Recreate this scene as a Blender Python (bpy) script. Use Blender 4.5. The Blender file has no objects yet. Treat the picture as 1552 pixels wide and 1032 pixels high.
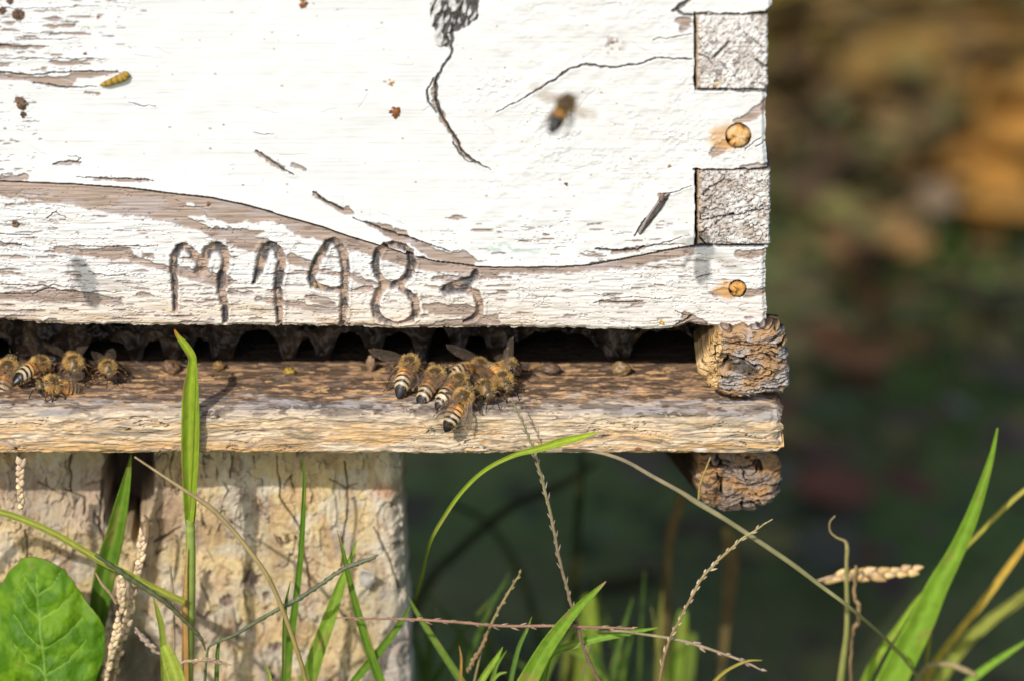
import bpy, math, random
import numpy as np
from mathutils import Vector, Matrix, Quaternion

SC = bpy.context.scene
COL = SC.collection
R = math.radians

# ------------------------------------------------------------------ camera
PITCH = R(23.0)
DIST = 1.20
WIDTH = 1552 / 5.79 / 1000.0          # metres across the frame at the hive front
FOCAL = 36.0 * DIST / WIDTH
cam_d = bpy.data.cameras.new('camera')
cam = bpy.data.objects.new('camera', cam_d)
COL.objects.link(cam)
cam.location = (0, -DIST * math.cos(PITCH), DIST * math.sin(PITCH))
cam.rotation_euler = (math.pi / 2 - PITCH, 0, 0)
cam_d.lens = FOCAL
cam_d.sensor_width = 36
cam_d.sensor_fit = 'HORIZONTAL'
cam_d.clip_start = 0.02
cam_d.clip_end = 200
cam_d.dof.use_dof = True
cam_d.dof.focus_distance = DIST - 0.004
cam_d.dof.aperture_fstop = 7.2
SC.camera = cam

# ------------------------------------------------------------------ light
SUN_DIR = Vector((0.50, 1.0, -0.90)).normalized()      # the way the light travels
world = bpy.data.worlds.new('World')
SC.world = world
world.use_nodes = True
wn = world.node_tree
bg = wn.nodes['Background']
sky = wn.nodes.new('ShaderNodeTexSky')
sky.sky_type = 'NISHITA'
sky.dust_density = 2.0
sky.air_density = 0.9
sky.sun_disc = False
sky.sun_elevation = math.asin(-SUN_DIR.z)
sky.sun_rotation = math.atan2(-SUN_DIR.x, -SUN_DIR.y)
wn.links.new(sky.outputs[0], bg.inputs['Color'])
bg.inputs['Strength'].default_value = 0.148
sun_d = bpy.data.lights.new('sun', 'SUN')
sun_d.energy = 3.35
sun_d.angle = R(0.5)
sun_d.color = (1.0, 0.965, 0.92)
sun = bpy.data.objects.new('sun', sun_d)
COL.objects.link(sun)
sun.rotation_euler = SUN_DIR.to_track_quat('-Z', 'Y').to_euler()
sun.location = (-1, -2, 2)
SC.view_settings.view_transform = 'Standard'
SC.view_settings.look = 'None'
SC.view_settings.exposure = 0.0
SC.view_settings.gamma = 1.0
SC.render.engine = 'CYCLES'
SC.cycles.use_denoising = True
SC.cycles.max_bounces = 8
SC.cycles.transparent_max_bounces = 16

# ------------------------------------------------------------------ helpers
_f = np.array((0, math.cos(PITCH), -math.sin(PITCH)))
_u = np.array((0, math.sin(PITCH), math.cos(PITCH)))
_c = np.array(cam.location)
_k = 18.0 / FOCAL / 776.0
MM = 0.001


def ray(px, py):
    x = (np.asarray(px, float) - 776) * _k
    y = (516 - np.asarray(py, float)) * _k
    x, y = np.broadcast_arrays(x, y)
    d = _f + y[..., None] * _u
    d[..., 0] += x
    return d


def onY(px, py, Y=0.0):
    """world point at depth Y (metres, 0 = the hive front) seen at a photo point"""
    d = ray(px, py)
    t = (Y - _c[1]) / d[..., 1]
    return _c + d * np.asarray(t)[..., None]


def onZ(px, py, Z):
    d = ray(px, py)
    t = (Z - _c[2]) / d[..., 2]
    return _c + d * np.asarray(t)[..., None]


ZF = float(onY(776, 600)[2])          # top of the hive floor
ZB = float(onY(776, 497)[2])          # bottom of the hive body
GROUND = ZF - 0.30

_rs = np.random.RandomState(7)
_T = _rs.rand(256, 256)
_T3 = _rs.rand(64, 64, 64)


def vn(x, y, seed=0):
    x = np.asarray(x, float) + seed * 17.31
    y = np.asarray(y, float) + seed * 9.77
    xi = np.floor(x).astype(int); yi = np.floor(y).astype(int)
    fx = x - xi; fy = y - yi
    fx = fx * fx * (3 - 2 * fx); fy = fy * fy * (3 - 2 * fy)
    a = _T[xi & 255, yi & 255]; b = _T[(xi + 1) & 255, yi & 255]
    c = _T[xi & 255, (yi + 1) & 255]; d = _T[(xi + 1) & 255, (yi + 1) & 255]
    return (a * (1 - fx) + b * fx) * (1 - fy) + (c * (1 - fx) + d * fx) * fy


def fbm(x, y, o=4, seed=0):
    s = 0; a = 0.5; t = 0
    x = np.asarray(x, float); y = np.asarray(y, float)
    for i in range(o):
        s = s + a * vn(x * 2 ** i, y * 2 ** i, seed + i * 3.1); t += a; a *= 0.5
    return s / t


def vn3(x, y, z, seed=0):
    p = [np.asarray(q, float) + seed * s for q, s in ((x, 7.3), (y, 3.9), (z, 5.7))]
    i = [np.floor(q).astype(int) for q in p]
    f = [q - j for q, j in zip(p, i)]
    f = [q * q * (3 - 2 * q) for q in f]
    r = 0
    for dx in (0, 1):
        for dy in (0, 1):
            for dz in (0, 1):
                w = (f[0] if dx else 1 - f[0]) * (f[1] if dy else 1 - f[1]) * (f[2] if dz else 1 - f[2])
                r = r + w * _T3[(i[0] + dx) & 63, (i[1] + dy) & 63, (i[2] + dz) & 63]
    return r


def fbm3(x, y, z, o=4, seed=0):
    s = 0; a = 0.5; t = 0
    for i in range(o):
        s = s + a * vn3(x * 2 ** i, y * 2 ** i, z * 2 ** i, seed + i); t += a; a *= .5
    return s / t


def sst(a, b, x):
    t = np.clip((x - a) / (b - a), 0, 1)
    return t * t * (3 - 2 * t)


def linedist(X, Y, pts, pad=30):
    """distance to a polyline and the width there; pts = (x, y, w)"""
    D = np.full(X.shape, 1e3); W = np.ones(X.shape)
    for (x0, y0, w0), (x1, y1, w1) in zip(pts[:-1], pts[1:]):
        m = (X > min(x0, x1) - pad) & (X < max(x0, x1) + pad) & (Y > min(y0, y1) - pad) & (Y < max(y0, y1) + pad)
        if not m.any():
            continue
        x = X[m]; y = Y[m]
        dx = x1 - x0; dy = y1 - y0
        t = np.clip(((x - x0) * dx + (y - y0) * dy) / (dx * dx + dy * dy + 1e-9), 0, 1)
        d = np.hypot(x - x0 - t * dx, y - y0 - t * dy)
        w = w0 + (w1 - w0) * t
        b = d / w < D[m] / W[m]
        Dm = D[m]; Wm = W[m]
        Dm[b] = d[b]; Wm[b] = w[b]
        D[m] = Dm; W[m] = Wm
    return D, W


def mixc(c, col, m):
    m = np.asarray(m)[..., None]
    return c * (1 - m) + np.asarray(col) * m


def set_attr(me, name, col):
    a = me.color_attributes.new(name, 'FLOAT_COLOR', 'POINT')
    c = np.ones((len(me.vertices), 4), np.float32)
    c[:, :3] = col.reshape(-1, 3)
    a.data.foreach_set('color', c.ravel())


def raw_mesh(name, verts, quads=None, polys=None, col=None, mat=None, smooth=True, parent=None):
    me = bpy.data.meshes.new(name)
    verts = np.asarray(verts, np.float32).reshape(-1, 3)
    if quads is not None:
        q = np.asarray(quads, np.int32)
        n = len(q); k = q.shape[1]
        me.vertices.add(len(verts)); me.vertices.foreach_set('co', verts.ravel())
        me.loops.add(n * k); me.loops.foreach_set('vertex_index', q.ravel())
        me.polygons.add(n)
        me.polygons.foreach_set('loop_start', np.arange(n, dtype=np.int32) * k)
    else:
        me.from_pydata(verts.tolist(), [], [list(map(int, p)) for p in polys])
    me.update(calc_edges=True)
    me.validate()
    me.polygons.foreach_set('use_smooth', np.full(len(me.polygons), smooth))
    if col is not None and len(me.vertices) == len(verts):
        set_attr(me, 'Col', np.asarray(col, np.float32))
    o = bpy.data.objects.new(name, me)
    COL.objects.link(o)
    if mat:
        me.materials.append(mat)
    if parent:
        o.parent = parent
    return o


def grid_quads(nr, nc, wrap=False, off=0):
    r = np.arange(nr - 1)[:, None]; c = np.arange(nc if wrap else nc - 1)[None, :]
    a = r * nc + c; b = r * nc + (c + 1) % nc
    return (np.stack([a, b, b + nc, a + nc], -1).reshape(-1, 4)) + off


def thing(name, label, cat, loc=(0, 0, 0), group=None):
    o = bpy.data.objects.new(name, None)
    COL.objects.link(o)
    o.location = loc
    o.empty_display_size = 0.01
    o['label'] = label; o['category'] = cat
    if group:
        o['group'] = group
    return o


def tag(o, label, cat, group=None, kind=None):
    if label: o['label'] = label
    if cat: o['category'] = cat
    if group: o['group'] = group
    if kind: o['kind'] = kind
    return o


class MB:
    """collects grids and triangles with colours into one mesh"""
    def __init__(self):
        self.v = []; self.f3 = []; self.f4 = []; self.c = []; self.n = 0

    def grid(self, P, C, wrap=False):
        P = np.asarray(P, float)
        nr, nc = P.shape[:2]
        self.f4.append(grid_quads(nr, nc, wrap, self.n))
        self.v.append(P.reshape(-1, 3)); self.c.append(np.broadcast_to(C, P.shape).reshape(-1, 3))
        self.n += nr * nc

    def tris(self, P, C):
        P = np.asarray(P, float).reshape(-1, 3)
        self.f3.append(np.arange(len(P)).reshape(-1, 3) + self.n)
        self.v.append(P); self.c.append(np.broadcast_to(C, P.shape).reshape(-1, 3))
        self.n += len(P)

    def tube(self, pts, rad, col, n=8):
        pts = np.asarray(pts, float); rad = np.broadcast_to(rad, (len(pts),))
        T = np.gradient(pts, axis=0); T /= np.linalg.norm(T, axis=1)[:, None] + 1e-12
        ref = np.array((0.31, 0.22, 0.93)) if abs(T[:, 2]).mean() < .8 else np.array((.95, .1, .2))
        A = np.cross(T, ref); A /= np.linalg.norm(A, axis=1)[:, None] + 1e-12
        B = np.cross(T, A)
        a = np.linspace(0, 2 * math.pi, n, endpoint=False)
        P = pts[:, None] + rad[:, None, None] * (np.cos(a)[None, :, None] * A[:, None] + np.sin(a)[None, :, None] * B[:, None])
        e0 = np.repeat(pts[:1][None], n, 1); e1 = np.repeat(pts[-1:][None], n, 1)
        P = np.concatenate([e0, P, e1], 0)
        C = np.asarray(col, float)
        if C.ndim == 2:
            C = np.concatenate([C[:1], C, C[-1:]])[:, None]
        self.grid(P, np.broadcast_to(C, P.shape), True)

    def ball(self, c, r, col, n=12, axes=None):
        th = np.linspace(0.01, math.pi - 0.01, n)[:, None]; ph = np.linspace(0, 2 * math.pi, n * 2, endpoint=False)[None]
        P = np.stack([np.sin(th) * np.cos(ph), np.sin(th) * np.sin(ph), np.cos(th) + 0 * ph], -1) * np.asarray(r)
        if axes is not None:
            P = P @ np.asarray(axes)
        self.grid(P + np.asarray(c), col, True)

    def build(self, name, mat, parent=None, smooth=True, xf=None):
        V = np.concatenate(self.v); C = np.concatenate(self.c)
        if xf is not None:
            V = xf(V)
        me = bpy.data.meshes.new(name)
        q = np.concatenate(self.f4) if self.f4 else np.zeros((0, 4), int)
        t = np.concatenate(self.f3) if self.f3 else np.zeros((0, 3), int)
        me.vertices.add(len(V)); me.vertices.foreach_set('co', V.astype(np.float32).ravel())
        loops = np.concatenate([q.ravel(), t.ravel()]).astype(np.int32)
        me.loops.add(len(loops)); me.loops.foreach_set('vertex_index', loops)
        me.polygons.add(len(q) + len(t))
        st = np.concatenate([np.arange(len(q)) * 4, len(q) * 4 + np.arange(len(t)) * 3]).astype(np.int32)
        me.polygons.foreach_set('loop_start', st)
        me.update(calc_edges=True)
        me.polygons.foreach_set('use_smooth', np.full(len(q) + len(t), smooth))
        set_attr(me, 'Col', C)
        o = bpy.data.objects.new(name, me)
        COL.objects.link(o)
        me.materials.append(mat)
        if parent: o.parent = parent
        return o


def spline(pts, n):
    """Catmull-Rom through rows of any width"""
    P = np.asarray(pts, float)
    if len(P) == 2:
        t = np.linspace(0, 1, n)[:, None]
        return P[0] * (1 - t) + P[1] * t
    Q = np.concatenate([[2 * P[0] - P[1]], P, [2 * P[-1] - P[-2]]])
    s = np.linspace(0, len(P) - 1 - 1e-6, n); i = s.astype(int); t = (s - i)[:, None]
    a, b, c, d = Q[i], Q[i + 1], Q[i + 2], Q[i + 3]
    return .5 * (2 * b + (c - a) * t + (2 * a - 5 * b + 4 * c - d) * t ** 2 + (3 * b - a - 3 * c + d) * t ** 3)


# ------------------------------------------------------------------ materials
def mat_attr(name, rough=0.8, spec=0.3, noise=600, amt=0.18, bump=0.3, bscale=1500, bdist=0.0002,
             stretch=(1, 1, 1), transl=0.0, coat=0.0, sheen=0.0, rough_amt=0.1):
    m = bpy.data.materials.new(name); m.use_nodes = True
    nt = m.node_tree; N = nt.nodes; L = nt.links
    p = N['Principled BSDF']
    at = N.new('ShaderNodeAttribute'); at.attribute_name = 'Col'
    tc = N.new('ShaderNodeTexCoord'); mp = N.new('ShaderNodeMapping')
    mp.inputs['Scale'].default_value = stretch
    L.new(tc.outputs['Object'], mp.inputs[0])
    n1 = N.new('ShaderNodeTexNoise'); n1.inputs['Scale'].default_value = noise; n1.inputs['Detail'].default_value = 5
    L.new(mp.outputs[0], n1.inputs['Vector'])
    mr = N.new('ShaderNodeMapRange'); mr.inputs[1].default_value = .25; mr.inputs[2].default_value = .75
    mr.inputs[3].default_value = 1 - amt; mr.inputs[4].default_value = 1 + amt
    L.new(n1.outputs[0], mr.inputs[0])
    vm = N.new('ShaderNodeVectorMath'); vm.operation = 'SCALE'
    L.new(at.outputs['Color'], vm.inputs[0]); L.new(mr.outputs[0], vm.inputs['Scale'])
    L.new(vm.outputs[0], p.inputs['Base Color'])
    r2 = N.new('ShaderNodeMapRange'); r2.inputs[3].default_value = rough - rough_amt; r2.inputs[4].default_value = min(1, rough + rough_amt)
    L.new(n1.outputs[0], r2.inputs[0]); L.new(r2.outputs[0], p.inputs['Roughness'])
    p.inputs['Specular IOR Level'].default_value = spec
    p.inputs['Coat Weight'].default_value = coat
    p.inputs['Coat Roughness'].default_value = 0.15
    p.inputs['Sheen Weight'].default_value = sheen
    if bump:
        n2 = N.new('ShaderNodeTexNoise'); n2.inputs['Scale'].default_value = bscale; n2.inputs['Detail'].default_value = 4
        L.new(mp.outputs[0], n2.inputs['Vector'])
        bp = N.new('ShaderNodeBump'); bp.inputs['Strength'].default_value = bump; bp.inputs['Distance'].default_value = bdist
        L.new(n2.outputs[0], bp.inputs['Height']); L.new(bp.outputs[0], p.inputs['Normal'])
    if transl:
        out = N['Material Output']
        tr = N.new('ShaderNodeBsdfTranslucent'); mx = N.new('ShaderNodeMixShader'); mx.inputs[0].default_value = transl
        L.new(vm.outputs[0], tr.inputs['Color'])
        L.new(p.outputs[0], mx.inputs[1]); L.new(tr.outputs[0], mx.inputs[2]); L.new(mx.outputs[0], out.inputs[0])
    return m


M_PAINT = mat_attr('flaking_white_paint', .62, .35, 900, .05, .35, 2200, .00012, (.25, 1, 1))
M_ENDGRAIN = mat_attr('painted_end_grain', .8, .25, 1300, .16, .5, 2600, .0002)
M_WOOD = mat_attr('weathered_wood', .88, .15, 700, .16, .6, 1500, .0003, (.22, 1, 1))
M_POST = mat_attr('weathered_post_wood', .9, .12, 450, .10, .5, 900, .0004, (1, 1, .6))
M_DARKWOOD = mat_attr('rough_wood', .9, .12, 900, .25, .7, 1500, .0004, (.4, 1, 1))
M_RUST = mat_attr('rusty_metal', .7, .4, 1800, .30, .6, 3000, .0002)
M_WAX = mat_attr('wax_and_propolis', .45, .5, 1500, .25, .5, 2500, .0002)
M_MUD = mat_attr('dried_mud', .95, .1, 2500, .3, .8, 3500, .0003)
M_GRASS = mat_attr('grass_blade_green', .6, .2, 500, .10, .25, 900, .00015, (1, 1, .15), transl=.38)
M_LEAF = mat_attr('broad_leaf_green', .55, .22, 260, .14, .5, 500, .0004, transl=.28)
M_STRAW = mat_attr('dry_straw', .75, .2, 1200, .22, .4, 2500, .0002, transl=.15)
M_BEE = mat_attr('bee_shell', .38, .5, 3000, .12, .35, 6000, .00005)
M_EYE = mat_attr('bee_eye_gloss', .18, .6, 3000, .05, 0, rough_amt=.05)
M_FUR = mat_attr('bee_fur', .7, .2, 3000, .2, 0, transl=.25)
M_LITTER = mat_attr('leaf_litter_dry', .9, .08, 60, .25, .3, 100, .002, transl=.1)

def mat_wing():
    m = bpy.data.materials.new('bee_wing_membrane'); m.use_nodes = True
    nt = m.node_tree; N = nt.nodes; L = nt.links
    p = N['Principled BSDF']; out = N['Material Output']
    at = N.new('ShaderNodeAttribute'); at.attribute_name = 'Col'
    L.new(at.outputs['Color'], p.inputs['Base Color'])
    p.inputs['Roughness'].default_value = .22
    p.inputs['Specular IOR Level'].default_value = .8
    n = N.new('ShaderNodeTexNoise'); n.inputs['Scale'].default_value = 900
    tc = N.new('ShaderNodeTexCoord'); L.new(tc.outputs['Object'], n.inputs['Vector'])
    bp = N.new('ShaderNodeBump'); bp.inputs['Strength'].default_value = .6; bp.inputs['Distance'].default_value = .0004
    L.new(n.outputs[0], bp.inputs['Height']); L.new(bp.outputs[0], p.inputs['Normal'])
    tr = N.new('ShaderNodeBsdfTransparent'); tr.inputs[0].default_value = (.93, .90, .86, 1)
    mx = N.new('ShaderNodeMixShader'); mx.inputs[0].default_value = .15
    L.new(tr.outputs[0], mx.inputs[1]); L.new(p.outputs[0], mx.inputs[2]); L.new(mx.outputs[0], out.inputs[0])
    return m
M_WING = mat_wing()

def mat_ground():
    m = bpy.data.materials.new('ground_soil_and_moss'); m.use_nodes = True
    nt = m.node_tree; N = nt.nodes; L = nt.links
    p = N['Principled BSDF']; p.inputs['Roughness'].default_value = .95; p.inputs['Specular IOR Level'].default_value = .1
    tc = N.new('ShaderNodeTexCoord')
    a = N.new('ShaderNodeTexNoise'); a.inputs['Scale'].default_value = 6; a.inputs['Detail'].default_value = 6
    b = N.new('ShaderNodeTexNoise'); b.inputs['Scale'].default_value = 60; b.inputs['Detail'].default_value = 4
    L.new(tc.outputs['Object'], a.inputs['Vector']); L.new(tc.outputs['Object'], b.inputs['Vector'])
    r1 = N.new('ShaderNodeValToRGB')
    r1.color_ramp.elements[0].position = .38; r1.color_ramp.elements[0].color = (.12, .19, .05, 1)
    r1.color_ramp.elements[1].position = .62; r1.color_ramp.elements[1].color = (.17, .16, .07, 1)
    r2 = N.new('ShaderNodeValToRGB')
    r2.color_ramp.elements[0].color = (.5, .5, .5, 1); r2.color_ramp.elements[1].color = (1.5, 1.5, 1.5, 1)
    L.new(a.outputs[0], r1.inputs[0]); L.new(b.outputs[0], r2.inputs[0])
    mx = N.new('ShaderNodeMix'); mx.data_type = 'RGBA'; mx.blend_type = 'MULTIPLY'; mx.inputs[0].default_value = 1
    L.new(r1.outputs[0], mx.inputs[6]); L.new(r2.outputs[0], mx.inputs[7]); L.new(mx.outputs[2], p.inputs['Base Color'])
    bp = N.new('ShaderNodeBump'); bp.inputs['Distance'].default_value = .01; L.new(b.outputs[0], bp.inputs['Height']); L.new(bp.outputs[0], p.inputs['Normal'])
    return m

# ------------------------------------------------------------------ ground
g = np.linspace(-1, 1, 161); g = np.sign(g) * np.abs(g) ** 3 * 60
GX, GY = np.meshgrid(g, g)
GZ = GROUND + (fbm(GX * 3 + 50, GY * 3 + 50, 4) - .5) * .03 + (fbm(GX * .1 + 9, GY * .1 + 9, 3) - .5) * .6 * sst(3, 15, np.hypot(GX, GY))
gr = raw_mesh('ground', np.stack([GX, GY + 1, GZ], -1), grid_quads(161, 161), mat=mat_ground())
tag(gr, None, None, kind='structure')


# ================================================================== HIVE BODY
hive = thing('beehive_box', 'white wooden beehive box with flaking paint and M1983 scratched near its bottom edge',
             'beehive', tuple(onY(776, 497)))
H0 = np.array(hive.location)

RIGHT = [(0, 1171), (20, 1168), (45, 1164), (136, 1164), (140, 1161), (205, 1160), (254, 1163), (262, 1166), (330, 1168), (372, 1167),
         (377, 1161), (430, 1160), (470, 1162), (500, 1161)]
BOTTOM = [(0, 484), (40, 488), (90, 492), (200, 493), (300, 493), (400, 494), (520, 495), (600, 498), (760, 497), (900, 500), (1020, 500), (1040, 492), (1080, 497), (1120, 501), (1165, 497)]


def interp(tab, x):
    t = np.array(tab, float)
    return np.interp(x, t[:, 0], t[:, 1])


def z5(pts): return [(350 + x / 3.88, 240 + y / 3.88, w) for x, y, w in pts]
def z4(pts): return [(x / 3.88, 240 + y / 3.88, w) for x, y, w in pts]
def z2(pts): return [(500 + x / 2.985, y / 2.985, w) for x, y, w in pts]
def z1(pts): return [(x / 2.985, y / 2.985, w) for x, y, w in pts]
def z6(pts): return [(900 + x / 3.226, 200 + y / 3.226, w) for x, y, w in pts]
def z3(pts): return [(980 + x / 4.8, y / 4.8, w) for x, y, w in pts]


LETTERS = [
    z4([(1032, 890, 3), (1030, 780, 4), (1022, 660, 4.5), (1028, 580, 5), (1050, 535, 5), (1090, 522, 5), (1135, 560, 5), (1180, 610, 6), (1185, 660, 8)]),
    z4([(1185, 650, 7), (1210, 590, 6), (1225, 545, 6), (1265, 518, 6), (1308, 535, 6), (1330, 590, 5.5), (1320, 650, 5), (1302, 700, 5), (1302, 780, 5), (1325, 870, 5), (1325, 960, 3)]),
    z5([(135, 735, 2.5), (165, 660, 5.5), (185, 590, 7), (205, 535, 6), (240, 515, 5), (280, 550, 5.5), (300, 610, 6), (283, 690, 6), (275, 760, 5), (280, 840, 5.5), (287, 970, 4)]),
    z5([(472, 705, 5), (500, 625, 5), (545, 545, 5), (570, 500, 4.5), (605, 490, 4.5), (645, 530, 5), (668, 590, 5.5), (675, 660, 5.5), (665, 760, 5), (668, 860, 5), (655, 975, 4)]),
    z5([(472, 705, 5), (490, 745, 4.5), (540, 765, 4), (600, 775, 4), (655, 770, 4)]),
    z5([(905, 745, 4.5), (865, 690, 4.5), (848, 620, 5), (862, 555, 4.5), (900, 512, 3.5), (960, 497, 3), (1020, 512, 3), (1055, 560, 4), (1070, 620, 5), (1045, 690, 5), (1000, 735, 5), (945, 750, 5), (905, 745, 5)]),
    z5([(905, 755, 4), (862, 800, 5), (845, 865, 5), (862, 925, 5), (900, 955, 3.5), (980, 975, 2), (1060, 950, 3.5), (1090, 900, 5), (1082, 840, 5), (1045, 795, 4), (1000, 765, 3.5)]),
    z5([(1442, 672, 4), (1420, 712, 5), (1370, 742, 7), (1300, 765, 8), (1270, 772, 7)]),
    z5([(1300, 770, 5), (1390, 775, 5), (1440, 795, 5), (1465, 850, 4.5), (1462, 905, 4.5), (1430, 940, 3.5), (1375, 962, 2)]),
]
SEAM = [(-700, 262, 2), (-200, 270, 2)] + z1([(0, 822, 1.4), (330, 832, 1.6), (600, 852, 1.8), (750, 872, 1.9), (950, 893, 2), (1100, 925, 2), (1230, 962, 2.2)]) + \
    z5([(220, 318, 2), (540, 405, 2), (700, 462, 1.9), (880, 512, 1.8), (1060, 570, 1.7), (1200, 605, 1.6), (1450, 638, 1.5)]) + \
    [(800, 405, 1.4), (850, 404, 1.5), (900, 401, 1.6), (950, 391, 1.6), (1000, 381, 1.6), (1052, 372, 2)]
CRACKS = [
    z2([(555, 150, 3), (550, 250, 2.2), (510, 310, 2.3), (480, 370, 2.3), (480, 440, 2.3), (500, 510, 2.2), (540, 580, 2), (580, 640, 1.9), (600, 690, 1.7), (660, 735, 1.9), (730, 772, .6)]),
    z2([(470, 358, 1.3), (440, 405, 1.5), (450, 460, 1.5), (485, 515, 1.5)]),
    z2([(555, 650, 1.2), (590, 700, 1.3), (630, 735, 1.1), (655, 740, .7)]),
    z2([(760, 508, .8), (860, 455, 1), (940, 408, 1.4), (1020, 360, 1.6), (1080, 312, 1.7), (1160, 292, 1.6), (1270, 307, 1.6), (1400, 290, 1.6), (1490, 262, 1.4), (1552, 268, 1.3)]) + z3([(200, 432, 1.3), (330, 432, 1.5)]),
    z3([(310, 0, 3.5), (250, 40, 3.5), (190, 80, 2.5)]),
    z3([(225, 75, 2.5), (260, 105, 2), (330, 112, 2), (450, 95, 1.2), (520, 100, 1.2), (600, 102, 1.8), (720, 110, 1.8), (820, 125, 3), (880, 95, 4), (910, 60, 3)]),
    z3([(50, 290, .6), (200, 270, .7), (330, 250, .8)]),
    z3([(350, 655, 1.6), (450, 658, 1.4), (620, 662, 1.4), (780, 668, 1.6), (880, 672, 1.4)]),
    z6([(490, 185, 1.8), (560, 188, 1.5), (700, 185, 1.5), (850, 180, 1.3)]),
    z6([(480, 560, 1.8), (560, 560, 1.6), (700, 562, 1.4), (850, 560, 1.4)]),
    z6([(200, 505, 1.5), (240, 440, 1.2), (300, 370, 1), (340, 300, 1.2)]),
    z6([(340, 300, 1.0), (400, 290, .6), (480, 262, .5)]),
    z6([(10, 572, 1.6), (100, 582, 1.6), (180, 580, 1.6), (240, 560, 1.3), (320, 545, .8), (430, 515, .6)]),
    z1([(0, 40, .4), (230, 40, .4), (330, 30, .5), (450, 28, .5)]),
    z1([(70, 180, .5), (230, 182, .6), (350, 172, .5)]),
    z1([(0, 265, .6), (120, 268, .7), (330, 266, .8), (480, 264, .5)]),
    z1([(0, 208, .9), (110, 212, .9), (220, 214, .6)]),
    z1([(120, 150, .4), (330, 152, .4)]),
    z1([(0, 330, 1.4), (120, 340, 1.2), (320, 325, 1.2), (450, 322, .8), (550, 326, .6)]),
    z1([(150, 375, .9), (300, 396, 1.1), (440, 390, .8)]),
    z1([(580, 465, .6), (640, 478, .7), (710, 480, .4)]),
    z1([(240, 740, .8), (300, 735, .8), (370, 735, .8)]),
    z1([(310, 705, .6), (345, 705, .6), (370, 715, .6), (350, 732, .6)]),
    z1([(350, 798, .6), (520, 806, .9), (700, 818, .6)]),
    z1([(1150, 600, .4), (1190, 606, .6), (1250, 610, .4)]),
    z1([(1160, 680, 1), (1220, 725, 1.1), (1290, 770, 1.1), (1335, 792, .8)]),
    z1([(1420, 870, 1.3), (1480, 915, 1.4), (1552, 950, 1.4)]) + z5([(650, 300, 1.3)]),
    z5([(720, 350, 1.1), (780, 370, 1.3), (860, 405, 1.4), (940, 430, 1.6), (1060, 470, 1.6), (1180, 510, 1.2), (1290, 545, .8)]),
    z6([(0, 832, .5), (120, 832, .9), (220, 830, .7)]),
    z6([(0, 790, .4), (120, 810, .5), (380, 815, .7)]),
    z6([(400, 880, .7), (440, 900, .9), (480, 900, .9), (430, 935, .9), (390, 950, .8)]),
    z6([(500, 715, .6), (560, 695, .8)]),
    z6([(820, 25, .8), (760, 60, .7), (740, 90, .5)]), z6([(850, 40, .8), (790, 75, .6)]),
    z4([(0, 745, .9), (300, 750, .8), (480, 755, .6)]), z4([(0, 795, 1), (200, 795, .8), (290, 768, .9), (420, 780, .7), (560, 785, .8), (720, 782, .4)]),
    z4([(275, 355, .6), (330, 318, .6), (395, 348, .6)]),
    z4([(0, 445, 1), (80, 450, .8), (190, 456, .6)]), z4([(0, 500, .8), (100, 508, .8), (180, 520, .5)]),
    z4([(470, 512, .8), (620, 520, .8), (780, 515, .8), (930, 518, .5)]),
    z4([(520, 665, .7), (620, 690, .7), (740, 690, .5)]),
    z5([(0, 30, .01), (10, 30, .01)]),
]
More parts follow.
